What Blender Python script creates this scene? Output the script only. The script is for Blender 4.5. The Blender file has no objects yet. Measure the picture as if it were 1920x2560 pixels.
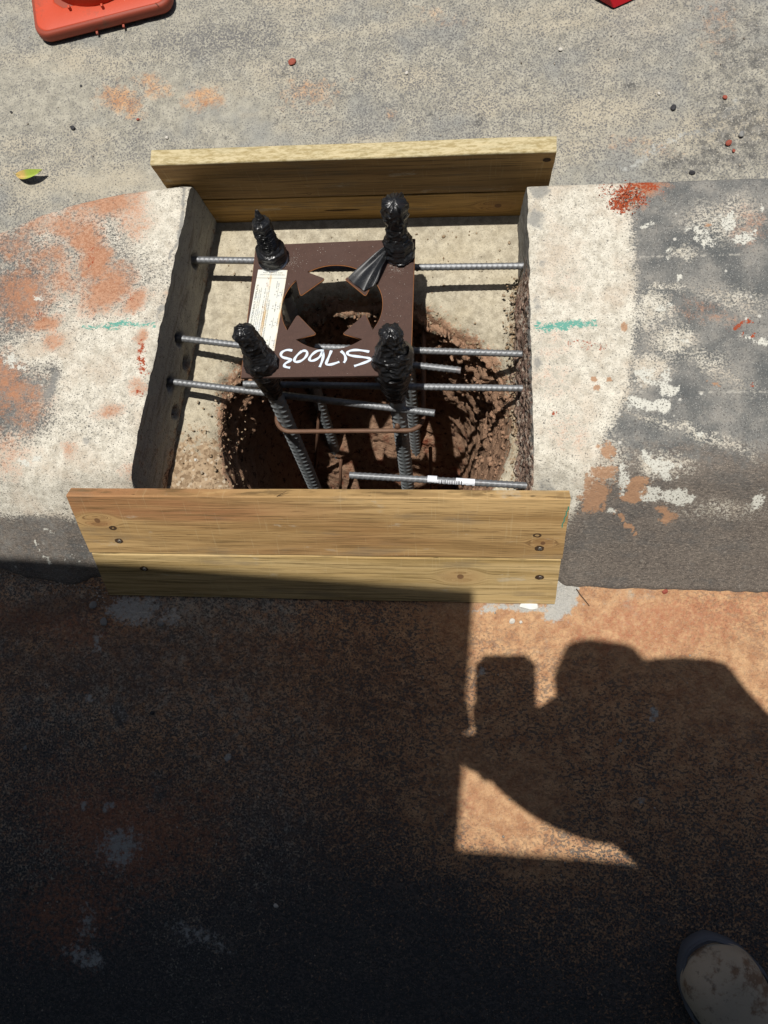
import bpy, bmesh, math, random
import numpy as np
from mathutils import Vector, Matrix, Quaternion
random.seed(7); RNG = np.random.default_rng(7)
S = bpy.context.scene
C = S.collection
R = math.radians

# ------------------------------------------------------------------ camera, light, exposure
CAM_H = 1.35
F = 1775.0                       # focal length in photo pixels (1920 x 2560)
def _ray(x, y): return np.array([(x-960)/F, (y-1280)/F, 1.0])
_D = _ray(1130, 1500); _D /= np.linalg.norm(_D)
UZ = -_D
UX = np.array([1., 0, 0]); UX = UX-UX.dot(UZ)*UZ; UX /= np.linalg.norm(UX)
UY = np.cross(UZ, UX)
if UY[1] > 0: UY = -UY
def at(x, y, z=0.0):
    "the point of the plane at height z that the photo shows at x, y"
    r = _ray(x, y); w = np.array([r.dot(UX), r.dot(UY), r.dot(UZ)])
    return w*((z-CAM_H)/w[2])+np.array([0, 0, CAM_H])
# camera axes in world space: right, up, back
cr = np.array([UX[0], UY[0], UZ[0]]); cd = np.array([UX[1], UY[1], UZ[1]]); cf = np.array([UX[2], UY[2], UZ[2]])
M = Matrix(((cr[0], -cd[0], -cf[0], 0), (cr[1], -cd[1], -cf[1], 0), (cr[2], -cd[2], -cf[2], CAM_H), (0, 0, 0, 1)))
cam = bpy.data.objects.new('camera', bpy.data.cameras.new('camera')); C.objects.link(cam)
cam.matrix_world = M
cam.data.sensor_fit = 'VERTICAL'; cam.data.sensor_height = 24; cam.data.lens = 24*F/2560
cam.data.clip_start = 0.005; cam.data.clip_end = 2000
S.camera = cam

LIGHT = Vector((0.0945, -0.098, -1.0))          # per metre of drop
world = bpy.data.worlds.new('World'); S.world = world; world.use_nodes = True
wn = world.node_tree.nodes; wl = world.node_tree.links
sky = wn.new('ShaderNodeTexSky'); sky.sky_type = 'NISHITA'; sky.sun_disc = False
sd = (-LIGHT).normalized()
sky.sun_elevation = math.asin(sd.z); sky.sun_rotation = math.atan2(sd.x, sd.y)
sky.air_density = 1.0; sky.dust_density = 2.5; sky.ozone_density = 1.0
wl.new(sky.outputs[0], wn['Background'].inputs[0]); wn['Background'].inputs[1].default_value = 0.05
sun = bpy.data.lights.new('sun', 'SUN'); sun.energy = 4.6; sun.angle = R(0.53); sun.color = (1.0, 0.965, 0.91)
so = bpy.data.objects.new('sun', sun); C.objects.link(so)
so.rotation_euler = LIGHT.to_track_quat('-Z', 'Y').to_euler()
S.view_settings.view_transform = 'Standard'; S.view_settings.look = 'None'
S.view_settings.exposure = 0.0; S.view_settings.gamma = 1.0; S.view_settings.use_curve_mapping = False
S.render.engine = 'CYCLES'; S.cycles.max_bounces = 6; S.cycles.diffuse_bounces = 1

# ------------------------------------------------------------------ numpy noise
def _hash(ix, iy, iz, seed):
    h = (ix.astype(np.int64)*374761393+iy.astype(np.int64)*668265263+iz.astype(np.int64)*2147483647+seed*1274126177) & 0x7fffffff
    h = ((h ^ (h >> 13))*1274126177) & 0x7fffffff
    h = (h ^ (h >> 16)) & 0xffffff
    return h/float(0xffffff)
def vnoise(x, y, z=None, seed=0):
    x = np.asarray(x, float); y = np.asarray(y, float)
    z = np.zeros_like(x) if z is None else np.asarray(z, float)+np.zeros_like(x)
    ix, iy, iz = np.floor(x), np.floor(y), np.floor(z)
    fx, fy, fz = x-ix, y-iy, z-iz
    fx = fx*fx*(3-2*fx); fy = fy*fy*(3-2*fy); fz = fz*fz*(3-2*fz)
    r = 0
    for dx in (0, 1):
        for dy in (0, 1):
            for dz in (0, 1):
                r = r+_hash(ix+dx, iy+dy, iz+dz, seed)*(fx if dx else 1-fx)*(fy if dy else 1-fy)*(fz if dz else 1-fz)
    return r
def fbm(x, y, z=None, oct=4, seed=0, gain=.5):
    a, s, t, f = 1.0, 0.0, 0.0, 1.0
    for o in range(oct):
        s = s+a*vnoise(np.asarray(x)*f, np.asarray(y)*f, None if z is None else np.asarray(z)*f, seed+o*17); t += a; a *= gain; f *= 2.03
    return s/t          # 0..1
def ss(a, b, x): t = np.clip((x-a)/(b-a), 0, 1); return t*t*(3-2*t)

# ------------------------------------------------------------------ mesh helpers
def link(name, me, mat=None, parent=None, smooth=False):
    o = bpy.data.objects.new(name, me); C.objects.link(o)
    if mat is not None and not me.materials: me.materials.append(mat)
    if smooth:
        me.polygons.foreach_set('use_smooth', [True]*len(me.polygons))
    if parent is not None: o.parent = parent
    return o
def mesh(name, verts, faces):
    me = bpy.data.meshes.new(name); me.from_pydata([tuple(map(float, v)) for v in verts], [], [tuple(map(int, f)) for f in faces]); me.update(); return me
def gridfaces(ni, nj, wrap_j=False, off=0):
    i, j = np.meshgrid(np.arange(ni-1), np.arange(nj if wrap_j else nj-1), indexing='ij')
    j2 = (j+1) % nj
    f = np.stack([i*nj+j, (i+1)*nj+j, (i+1)*nj+j2, i*nj+j2], -1).reshape(-1, 4)+off
    return f
def npmesh(name, V, Fc):
    V = np.asarray(V, float).reshape(-1, 3); Fc = np.asarray(Fc)
    me = bpy.data.meshes.new(name)
    me.vertices.add(len(V)); me.vertices.foreach_set('co', V.ravel())
    me.loops.add(Fc.size); me.loops.foreach_set('vertex_index', Fc.ravel().astype(np.int32))
    me.polygons.add(len(Fc)); me.polygons.foreach_set('loop_start', np.arange(0, Fc.size, Fc.shape[1], dtype=np.int32))
    me.update(calc_edges=True); me.validate(); return me
def setattr_rgba(me, name, rgb):
    a = me.attributes.new(name, 'FLOAT_COLOR', 'POINT')
    d = np.ones((len(me.vertices), 4)); d[:, :3] = rgb; a.data.foreach_set('color', d.ravel())
def tag(o, label=None, cat=None, group=None, kind=None):
    if label: o['label'] = label
    if cat: o['category'] = cat
    if group: o['group'] = group
    if kind: o['kind'] = kind
    return o
def empty(name, loc, label, cat, group=None):
    o = bpy.data.objects.new(name, None); C.objects.link(o); o.location = loc; o.empty_display_size = .05
    return tag(o, label, cat, group)
def bm_obj(name, bm, mat, parent=None, smooth=False):
    me = bpy.data.meshes.new(name); bm.to_mesh(me); bm.free(); return link(name, me, mat, parent, smooth)
def box_bm(sx, sy, sz, bev=0.0, seg=2, mtx=None):
    bm = bmesh.new(); bmesh.ops.create_cube(bm, size=1)
    bmesh.ops.scale(bm, vec=(sx, sy, sz), verts=bm.verts)
    if bev: bmesh.ops.bevel(bm, geom=bm.edges[:], offset=bev, segments=seg, affect='EDGES', profile=.6)
    if mtx is not None: bmesh.ops.transform(bm, matrix=mtx, verts=bm.verts)
    return bm
def frame_along(d, up=(0, 0, 1)):
    d = Vector(d).normalized(); u = Vector(up)
    if abs(d.dot(u)) > .99: u = Vector((0, 1, 0))
    a = u.cross(d).normalized(); b = d.cross(a); return a, b, d
def tube(path, r, seg=12, closed=False, caps=True):
    "tube verts, faces along a polyline"
    P = [Vector(p) for p in path]; n = len(P); V = []; Fc = []
    a = None
    rr = r if hasattr(r, '__len__') else [r]*n
    for i, p in enumerate(P):
        t = (P[(i+1) % n]-P[i-1]) if closed else (P[min(i+1, n-1)]-P[max(i-1, 0)])
        t.normalize()
        if a is None: a, b, _ = frame_along(t)
        else:
            a = (a-t*a.dot(t)).normalized(); b = t.cross(a)
        for k in range(seg):
            th = 2*math.pi*k/seg; V.append(p+a*(math.cos(th)*rr[i])+b*(math.sin(th)*rr[i]))
    m = n if closed else n-1
    for i in range(m):
        for k in range(seg):
            Fc.append((i*seg+k, i*seg+(k+1) % seg, ((i+1) % n)*seg+(k+1) % seg, ((i+1) % n)*seg+k))
    if caps and not closed:
        Fc.append(tuple(range(seg))[::-1]); Fc.append(tuple((n-1)*seg+k for k in range(seg)))
    return V, Fc
def stone_mesh(name, r, seed, flat=.6, sub=2, sx=1.0):
    bm = bmesh.new(); bmesh.ops.create_icosphere(bm, subdivisions=sub, radius=1)
    rg = random.Random(seed); ax = [Vector((rg.uniform(-1, 1), rg.uniform(-1, 1), rg.uniform(-1, 1))).normalized() for _ in range(7)]
    cut = [rg.uniform(.55, .85) for _ in ax]
    for v in bm.verts:
        for a, c in zip(ax, cut):
            d = v.co.dot(a)
            if d > c: v.co -= a*(d-c)
        v.co = Vector((v.co.x*r*sx, v.co.y*r, v.co.z*r*flat))
    me = bpy.data.meshes.new(name); bm.to_mesh(me); bm.free(); return me

# ------------------------------------------------------------------ node helpers
class NT:
    def __init__(s, name):
        s.m = bpy.data.materials.new(name); s.m.use_nodes = True
        s.t = s.m.node_tree; s.n = s.t.nodes; s.l = s.t.links
        s.b = s.n['Principled BSDF']; s.g = s.n.new('ShaderNodeNewGeometry').outputs['Position']
        s.tc = s.n.new('ShaderNodeTexCoord').outputs['Object']
    def _in(s, sock, v):
        if v is None: return
        if hasattr(v, 'is_output'): s.l.new(v, sock)
        elif isinstance(v, (tuple, list)): sock.default_value = tuple(v)+((1,) if len(v) == 3 and sock.type == 'RGBA' else ())
        else: sock.default_value = v
    def noise(s, scale, detail=3, rough=.55, vec=None, dist=0.0, out=0):
        n = s.n.new('ShaderNodeTexNoise'); s._in(n.inputs['Scale'], scale); n.inputs['Detail'].default_value = detail
        n.inputs['Roughness'].default_value = rough; n.inputs['Distortion'].default_value = dist
        s.l.new(vec or s.g, n.inputs['Vector']); return n.outputs[out]
    def voro(s, scale, vec=None, feat='F1', out='Distance', rnd=1.0):
        n = s.n.new('ShaderNodeTexVoronoi'); n.feature = feat; n.inputs['Scale'].default_value = scale; n.inputs['Randomness'].default_value = rnd
        s.l.new(vec or s.g, n.inputs['Vector']); return n.outputs[out]
    def math(s, op, a, b=None, c=None, clamp=False):
        n = s.n.new('ShaderNodeMath'); n.operation = op; n.use_clamp = clamp
        s._in(n.inputs[0], a); s._in(n.inputs[1], b); s._in(n.inputs[2], c); return n.outputs[0]
    def smooth(s, x, lo, hi):
        n = s.n.new('ShaderNodeMapRange'); n.interpolation_type = 'SMOOTHSTEP'
        s._in(n.inputs[0], x); s._in(n.inputs[1], lo); s._in(n.inputs[2], hi); return n.outputs[0]
    def mix(s, f, a, b, typ='MIX'):
        n = s.n.new('ShaderNodeMix'); n.data_type = 'RGBA'; n.blend_type = typ
        s._in(n.inputs[0], f); s._in(n.inputs[6], a); s._in(n.inputs[7], b); return n.outputs[2]
    def mapping(s, scale=(1, 1, 1), rot=(0, 0, 0), loc=(0, 0, 0), vec=None):
        n = s.n.new('ShaderNodeMapping'); n.inputs['Scale'].default_value = scale; n.inputs['Rotation'].default_value = rot; n.inputs['Location'].default_value = loc
        s.l.new(vec or s.g, n.inputs['Vector']); return n.outputs[0]
    def attr(s, name):
        n = s.n.new('ShaderNodeAttribute'); n.attribute_name = name
        q = s.n.new('ShaderNodeSeparateColor'); s.l.new(n.outputs['Color'], q.inputs[0]); return q.outputs
    def sep(s, vec):
        q = s.n.new('ShaderNodeSeparateXYZ'); s.l.new(vec, q.inputs[0]); return q.outputs
    def bump(s, h, strength=1.0, dist=.002, prev=None):
        n = s.n.new('ShaderNodeBump'); n.inputs['Strength'].default_value = strength; n.inputs['Distance'].default_value = dist
        s.l.new(h, n.inputs['Height'])
        if prev is not None: s.l.new(prev, n.inputs['Normal'])
        return n.outputs[0]
    def warp(s, vec, scale, amt):
        "vec + (noise colour - .5) * amt"
        n = s.noise(scale, 2, .5, vec, out=1)
        a = s.n.new('ShaderNodeVectorMath'); a.operation = 'SUBTRACT'; s.l.new(n, a.inputs[0]); a.inputs[1].default_value = (.5, .5, .5)
        b = s.n.new('ShaderNodeVectorMath'); b.operation = 'SCALE'; s.l.new(a.outputs[0], b.inputs[0]); b.inputs['Scale'].default_value = amt
        c = s.n.new('ShaderNodeVectorMath'); c.operation = 'ADD'; s.l.new(b.outputs[0], c.inputs[0]); s.l.new(vec, c.inputs[1]); return c.outputs[0]
    def done(s, col, rough=.85, normal=None, metal=0.0, spec=.3):
        s._in(s.b.inputs['Base Color'], col); s._in(s.b.inputs['Roughness'], rough); s._in(s.b.inputs['Metallic'], metal)
        s.b.inputs['Specular IOR Level'].default_value = spec
        if normal is not None: s.l.new(normal, s.b.inputs['Normal'])
        return s.m

def patchy(t, m, noise, k=1.0, w=.12):
    "turns a soft painted mask into a broken-edged one"
    a = t.math('MULTIPLY_ADD', t.math('SUBTRACT', noise, .5), k*2.0, m)
    return t.math('MULTIPLY', t.smooth(a, .5-w, .5+w), t.smooth(m, .03, .22))

# ---- road: dusty asphalt.  paint.r orange dust, .g dust cover, both thinned to paint in shade, .b red stain ; paint2.r pale grout, .g coarse bare asphalt, .b brown
def mat_road():
    t = NT('dusty_asphalt')
    p = t.attr('paint'); q = t.attr('paint2')
    w = t.warp(t.g, 90, .006)
    fl = t.voro(270, w, 'SMOOTH_F1'); fn = t.noise(400, 3, .6, w); big = t.noise(22, 4, .6); mid = t.noise(65, 4, .65)
    speck = t.math('ADD', t.math('MULTIPLY', fl, .55), t.math('MULTIPLY', fn, .62))          # higher = between stones
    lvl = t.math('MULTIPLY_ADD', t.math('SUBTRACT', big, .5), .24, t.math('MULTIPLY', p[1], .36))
    lvl = t.math('ADD', lvl, t.math('MULTIPLY', t.math('SUBTRACT', mid, .5), .10))
    cover = t.smooth(t.math('ADD', speck, lvl), .57, .86)
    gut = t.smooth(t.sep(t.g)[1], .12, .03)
    stone = t.mix(gut, t.mix(t.noise(120, 2), (.085, .086, .088), (.20, .195, .185)), t.mix(t.noise(120, 2), (.030, .032, .036), (.10, .098, .095)))  # front stones coloured darker to deepen the shaded asphalt
    sandn = t.noise(38, 5, .7)
    grey = t.mix(t.smooth(sandn, .3, .7), (.27, .255, .21), (.43, .405, .33)); grey = t.mix(t.math('MULTIPLY', t.smooth(t.noise(4, 4, .6), .48, .62), .6), grey, (.23, .24, .235))
    grey = t.mix(t.math('MULTIPLY', t.smooth(t.noise(3, 3, .6, t.mapping((1, 2.4, 1), (0, 0, .5), (3, 1, 0))), .48, .66), .65), grey, (.47, .415, .31))
    orange = t.mix(t.smooth(sandn, .3, .7), (.37, .185, .095), (.58, .355, .19))
    rsel = patchy(t, p[0], t.noise(60, 4, .7), .8, .35)
    dust = t.mix(rsel, grey, orange)
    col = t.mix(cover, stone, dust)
    # larger sparse stones showing through the orange silt of the gutter
    ff = t.noise(150, 3, .55, t.warp(t.mapping((1, 1.35, 1), (0, 0, .6)), 60, .01)); fb = t.noise(16, 4, .65)
    fm = t.smooth(t.math('ADD', ff, t.math('MULTIPLY', t.math('SUBTRACT', fb, .5), .34)), .535, .575)
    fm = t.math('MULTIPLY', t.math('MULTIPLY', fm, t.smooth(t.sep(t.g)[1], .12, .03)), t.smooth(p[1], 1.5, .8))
    col = t.mix(t.math('MULTIPLY', fm, .88), col, t.mix(fn, (.07, .062, .056), (.17, .155, .14)))
    rs = patchy(t, p[2], t.noise(130, 4, .7), 1.0, .3)
    col = t.mix(t.math('MULTIPLY', rs, .75), col, t.mix(sandn, (.36, .115, .055), (.46, .23, .13)))
    br = patchy(t, q[2], t.noise(80, 4, .7), .9, .35)
    col = t.mix(t.math('MULTIPLY', br, .6), col, (.14, .085, .06))
    gs = patchy(t, q[0], t.noise(90, 5, .7), 1.0, .2)
    col = t.mix(t.math('MULTIPLY', gs, .9), col, t.mix(fn, (.36, .37, .35), (.5, .5, .46)))
    # bare coarse asphalt with pale grains
    cg = t.voro(260, t.g, 'F1'); grain = t.smooth(t.math('ADD', cg, t.math('MULTIPLY', fn, .5)), .42, .30)
    bare = t.mix(grain, (.085, .084, .08), (.36, .34, .30)); bare = t.mix(t.math('MULTIPLY', t.smooth(mid, .45, .62), .6), bare, (.26, .25, .225)); bare = t.mix(t.math('MULTIPLY', t.smooth(t.noise(260, 2, .6), .57, .66), .7), bare, (.45, .43, .37))
    bs = patchy(t, q[1], t.noise(45, 6, .75), 1.6, .35)
    col = t.mix(t.math('MULTIPLY', bs, .85), col, bare)
    # fine salt and pepper
    pep = t.noise(520, 2, .6)
    col = t.mix(t.math('MULTIPLY', t.smooth(pep, .58, .72), .35), col, (.5, .45, .36))
    col = t.mix(t.math('MULTIPLY', t.smooth(pep, .40, .30), .45), col, (.05, .045, .04))
    h = t.math('ADD', t.math('MULTIPLY', t.math('SUBTRACT', 1.0, speck), .6), t.math('MULTIPLY', pep, .25))
    h = t.math('SUBTRACT', h, t.math('MULTIPLY', t.math('ADD', t.math('ADD', t.math('MULTIPLY', t.noise(210, 3, .65), .8), t.math('MULTIPLY', t.noise(105, 2, .5, w), 1.1)), t.math('MULTIPLY', fm, .8)), t.math('MULTIPLY_ADD', gut, .8, .1)))
    n = t.bump(h, 0.8, .0042)
    return t.done(col, .88, n, spec=.25)

# ---- island concrete.  paint.r cream, .g orange, .b red ; paint2.r green, .g white, .b tan/brown ; paint3.r joint line, .g brown film, .b grey
def mat_island():
    t = NT('stained_kerb_concrete')
    p = t.attr('paint'); q = t.attr('paint2'); u = t.attr('paint3')
    fine = t.noise(330, 3, .65); mid = t.noise(70, 5, .7); mid2 = t.noise(140, 5, .75, t.mapping((1, 1.6, 1), (0, 0, .5))); soft = t.noise(14, 4, .6)
    sp = t.smooth(t.math('ADD', t.voro(330, t.g, 'F1'), t.math('MULTIPLY', fine, .4)), .50, .36)
    dark = t.mix(t.smooth(soft, .3, .7), (.10, .105, .104), (.22, .213, .195)); dark = t.mix(t.math('MULTIPLY', t.smooth(t.math('ADD', t.math('MULTIPLY', mid, .5), t.math('MULTIPLY', soft, .5)), .47, .62), .6), dark, (.27, .255, .225)); dark = t.mix(t.math('MULTIPLY', sp, .9), dark, (.34, .335, .31)); dark = t.mix(t.math('MULTIPLY', t.smooth(fine, .45, .36), .6), dark, (.04, .042, .044))
    dark = t.mix(t.math('MULTIPLY', t.smooth(t.math('ADD', t.voro(30), t.math('MULTIPLY', fine, .12)), .17, .12), .8), dark, (.6, .58, .52))
    film = t.mix(sp, (.15, .124, .102), (.32, .265, .21)); film = t.mix(t.math('MULTIPLY', t.smooth(t.noise(9, 5, .7, t.mapping((1, 2, 1), (0, 0, .4))), .48, .64), .6), film, (.09, .088, .085)); film = t.mix(t.math('MULTIPLY', t.smooth(t.noise(1, 4, .7, t.mapping((160, 420, 300))), .52, .64), .7), film, (.30, .25, .20)); film = t.mix(t.math('MULTIPLY', t.smooth(t.noise(1, 4, .7, t.mapping((150, 380, 260), (0, 0, .1), (5, 5, 5))), .50, .40), .7), film, (.055, .045, .038))
    base = t.mix(t.math('MULTIPLY', patchy(t, u[1], mid, .8, .35), .85), dark, film)
    cream = t.mix(t.smooth(mid, .28, .66), (.43, .395, .32), (.69, .65, .55)); cream = t.mix(t.math('MULTIPLY', t.smooth(soft, .45, .7), .45), cream, (.47, .36, .26)); cream = t.mix(t.math('MULTIPLY', t.smooth(t.noise(420, 2, .7), .52, .66), .45), cream, (.27, .26, .235))
    pit = t.smooth(t.math('ADD', fine, t.math('MULTIPLY', mid, .35)), .59, .54)
    cream = t.mix(t.math('MULTIPLY', t.smooth(t.math('ADD', t.math('MULTIPLY', mid2, .6), t.math('MULTIPLY', fine, .4)), .56, .62), .7), cream, (.19, .185, .17))
    cm = patchy(t, p[0], t.math('ADD', t.math('MULTIPLY', mid2, .55), t.math('MULTIPLY', fine, .45)), 1.7, .24)
    col = t.mix(cm, base, cream)
    col = t.mix(t.math('MULTIPLY', t.smooth(fine, .42, .34), .65), col, (.10, .092, .085))
    om = patchy(t, p[1], t.math('ADD', t.math('MULTIPLY', mid, .6), t.math('MULTIPLY', fine, .4)), 1.35, .42)
    col = t.mix(t.math('MULTIPLY', om, .82), col, t.mix(mid2, (.29, .105, .048), (.54, .27, .145)))
    tm = patchy(t, q[2], t.noise(100, 6, .75), 1.1, .14)
    col = t.mix(t.math('MULTIPLY', tm, .9), col, t.mix(mid2, (.22, .125, .075), (.52, .30, .17)))
    wm = patchy(t, q[1], t.noise(85, 6, .75), 1.5, .12)
    col = t.mix(t.math('MULTIPLY', wm, t.smooth(fine, .36, .46)), col, t.mix(fine, (.46, .45, .39), (.66, .65, .58)))
    gm = patchy(t, q[0], t.noise(200, 4, .7, t.mapping((1, 2.0, 1))), 1.9, .08)
    col = t.mix(t.math('MULTIPLY', gm, .85), col, (.05, .30, .24))
    rm = patchy(t, p[2], t.noise(220, 4, .7), 1.6, .14)
    col = t.mix(rm, col, t.mix(mid2, (.20, .035, .015), (.40, .085, .03)))
    gr = patchy(t, u[2], mid, .9, .25)
    col = t.mix(t.math('MULTIPLY', gr, .8), col, t.mix(fine, (.15, .155, .15), (.30, .29, .265)))
    jm = patchy(t, u[0], t.noise(160, 4, .7), .9, .12)
    col = t.mix(t.math('MULTIPLY', jm, .6), col, (.42, .40, .35))
    h = t.math('ADD', fine, t.math('MULTIPLY', mid, .7)); h = t.math('ADD', h, t.math('MULTIPLY', cm, .25))
    return t.done(col, .9, t.bump(h, .6, .0016), spec=.2)

# ---- cut faces: rough broken concrete.  paint.r brown clods
def mat_cut(name, shade=1.0):
    t = NT(name)
    p = t.attr('paint')
    a = t.noise(55, 6, .7); f = t.noise(260, 3, .7); st = t.noise(40, 4, .6, t.mapping((1, .25, 2.2)))
    c = t.mix(a, (.15*shade, .15*shade, .145*shade), (.30*shade, .285*shade, .25*shade)); c = t.mix(t.math('MULTIPLY', t.smooth(st, .5, .7), .5), c, (.13, .085, .06))
    g = t.voro(170, t.g, 'F1', 'Color'); gs = t.sep(g)
    agg = t.mix(gs[0], (.16, .09, .07), (.50, .36, .27)); agg = t.mix(t.smooth(gs[1], .75, .9), agg, (.55, .47, .38)); agg = t.mix(t.smooth(f, .5, .35), agg, (.05, .03, .02))
    c = t.mix(patchy(t, p[0], a, 1.2, .2), c, agg)
    c = t.mix(t.math('MULTIPLY', t.smooth(f, .42, .32), .7), c, (.03, .028, .026))
    return t.done(c, .95, t.bump(t.math('ADD', t.math('MULTIPLY', a, 2.0), f), .8, .003), spec=.15)

# ---- pit floor and soil: paint.r soil (vs cement), .g rubble brown, .b red clay
def mat_earth():
    t = NT('cement_and_soil')
    p = t.attr('paint')
    f = t.noise(300, 3, .7); m = t.noise(60, 6, .72); m2 = t.noise(24, 5, .65); lo = t.noise(7, 3)
    cem = t.mix(t.smooth(m, .32, .68), (.33, .29, .215), (.56, .505, .385)); cem = t.mix(t.math('MULTIPLY', t.smooth(lo, .4, .7), .5), cem, (.46, .385, .25)); cem = t.mix(t.math('MULTIPLY', t.smooth(t.noise(420, 2, .7), .54, .64), .5), cem, (.24, .215, .17))
    cem = t.mix(t.math('MULTIPLY', t.smooth(t.noise(110, 4, .7), .62, .7), .55), cem, (.22, .2, .17))
    gs = t.sep(t.voro(210, t.g, 'F1', 'Color'))
    rub = t.mix(gs[0], (.20, .135, .08), (.42, .31, .2)); rub = t.mix(t.smooth(gs[1], .88, .95), rub, (.46, .38, .28))
    soil = t.mix(m, (.24, .13, .078), (.50, .32, .21)); soil = t.mix(t.smooth(f, .6, .75), soil, (.55, .39, .28)); soil = t.mix(t.smooth(m, .46, .36), soil, (.05, .026, .018))
    clay = t.mix(m, (.16, .035, .018), (.33, .10, .05))
    c = t.mix(patchy(t, p[1], m, 1.3, .2), cem, rub)
    c = t.mix(patchy(t, p[0], t.noise(120, 5, .75), 1.1, .12), c, soil)
    c = t.mix(patchy(t, p[2], m2, 1.0, .3), c, clay)
    c = t.mix(t.math('MULTIPLY', t.smooth(f, .40, .30), .5), c, (.06, .04, .03))
    hh = t.math('ADD', t.math('MULTIPLY', m, 1.6), t.math('MULTIPLY', f, .6))
    k = t.math('MULTIPLY_ADD', p[0], .8, .2)
    return t.done(c, .95, t.bump(t.math('MULTIPLY', hh, k), .9, .006), spec=.12)

def mat_wood(name, ca, cb, cc, knots=(), seed=0.0, green=0.0, edge=None):
    t = NT(name)
    v = t.mapping((1, 1, 1), loc=(seed*3.1, seed*1.7, seed*.7), vec=t.tc)
    x = t.sep(t.tc)
    halo = None; core = None; offs = None
    for (kx, ky, kr) in knots:
        dx = t.math('DIVIDE', t.math('SUBTRACT', x[0], kx), 2.2); dy = t.math('SUBTRACT', x[1], ky)
        d = t.math('SQRT', t.math('ADD', t.math('MULTIPLY', dx, dx), t.math('MULTIPLY', dy, dy)))
        dn = t.math('DIVIDE', d, kr)
        hh = t.smooth(dn, 3.2, .6); dx1 = t.math('SUBTRACT', x[0], kx); d1 = t.math('SQRT', t.math('ADD', t.math('MULTIPLY', dx1, dx1), t.math('MULTIPLY', dy, dy)))
        cc_ = t.smooth(t.math('DIVIDE', d1, kr), .8, .55)
        o = t.math('MULTIPLY', hh, t.math('MULTIPLY', dy, -2.0))
        halo = hh if halo is None else t.math('MAXIMUM', halo, hh); core = cc_ if core is None else t.math('MAXIMUM', core, cc_); offs = o if offs is None else t.math('ADD', offs, o)
    if offs is not None:
        cmb = t.n.new('ShaderNodeCombineXYZ'); t.l.new(offs, cmb.inputs[1]); ad = t.n.new('ShaderNodeVectorMath'); t.l.new(v, ad.inputs[0]); t.l.new(cmb.outputs[0], ad.inputs[1]); v = ad.outputs[0]
    v = t.warp(v, 2.5, .012)
    band = t.noise(1.0, 4, .6, t.mapping((1.4, 34, 8), vec=v)); fib = t.noise(1.0, 4, .65, t.mapping((9, 420, 60), vec=v)); pore = t.noise(1.0, 2, .6, t.mapping((28, 700, 100), vec=v))
    broad = t.noise(1.0, 3, .5, t.mapping((1.1, 9, 4), vec=v))
    c = t.mix(t.smooth(band, .3, .7), ca, cb); c = t.mix(t.math('MULTIPLY', t.smooth(broad, .52, .72), .75), c, cc)
    c = t.mix(t.math('MULTIPLY', t.smooth(t.noise(1.0, 3, .6, t.mapping((4, 140, 20), vec=v)), .54, .66), .5), c, tuple(.55*k for k in ca)); c = t.mix(t.math('MULTIPLY', t.smooth(fib, .50, .36), .75), c, tuple(.40*k for k in ca)); c = t.mix(t.math('MULTIPLY', t.smooth(pore, .34, .26), .8), c, (.06, .035, .015))
    c = t.mix(t.math('MULTIPLY', t.smooth(fib, .56, .7), .30), c, tuple(min(1, 1.25*k) for k in cb))
    saw = t.noise(1.0, 2, .5, t.mapping((260, 12, 10), (0, 0, .45), vec=t.tc)); c = t.mix(t.math('MULTIPLY', t.smooth(saw, .62, .7), .14), c, (.62, .5, .28))
    c = t.mix(t.math('MULTIPLY', t.noise(6, 4, .7, t.tc), green), c, (.34, .36, .16))
    c = t.mix(t.math('MULTIPLY', t.smooth(t.noise(1, 4, .65, t.mapping((5, 22, 9), loc=(seed, seed, 0), vec=t.tc)), .54, .68), .45), c, (.20, .155, .10)); c = t.mix(t.math('MULTIPLY', t.smooth(t.noise(1, 5, .7, t.mapping((11, 30, 9), loc=(seed*2, 3, 0), vec=t.tc)), .60, .70), .4), c, (.50, .45, .35))
    if edge is not None: c = t.mix(t.math('MULTIPLY', t.smooth(t.math('ADD', x[1], t.math('MULTIPLY', fib, .0025)), edge-.0015, edge+.001), .85), c, t.mix(t.smooth(t.noise(1.0, 5, .75, t.mapping((60, 10, 260), vec=t.tc)), .38, .6), (.33, .27, .13), (.56, .49, .30)))
    if halo is not None:
        c = t.mix(t.math('MULTIPLY', halo, .35), c, (.28, .13, .05)); c = t.mix(t.math('MULTIPLY', core, .85), c, t.mix(fib, (.05, .02, .01), (.22, .11, .05)))
    return t.done(c, .72, t.bump(t.math('ADD', fib, t.math('MULTIPLY', pore, .5)), .45, .0011), spec=.3)

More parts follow.
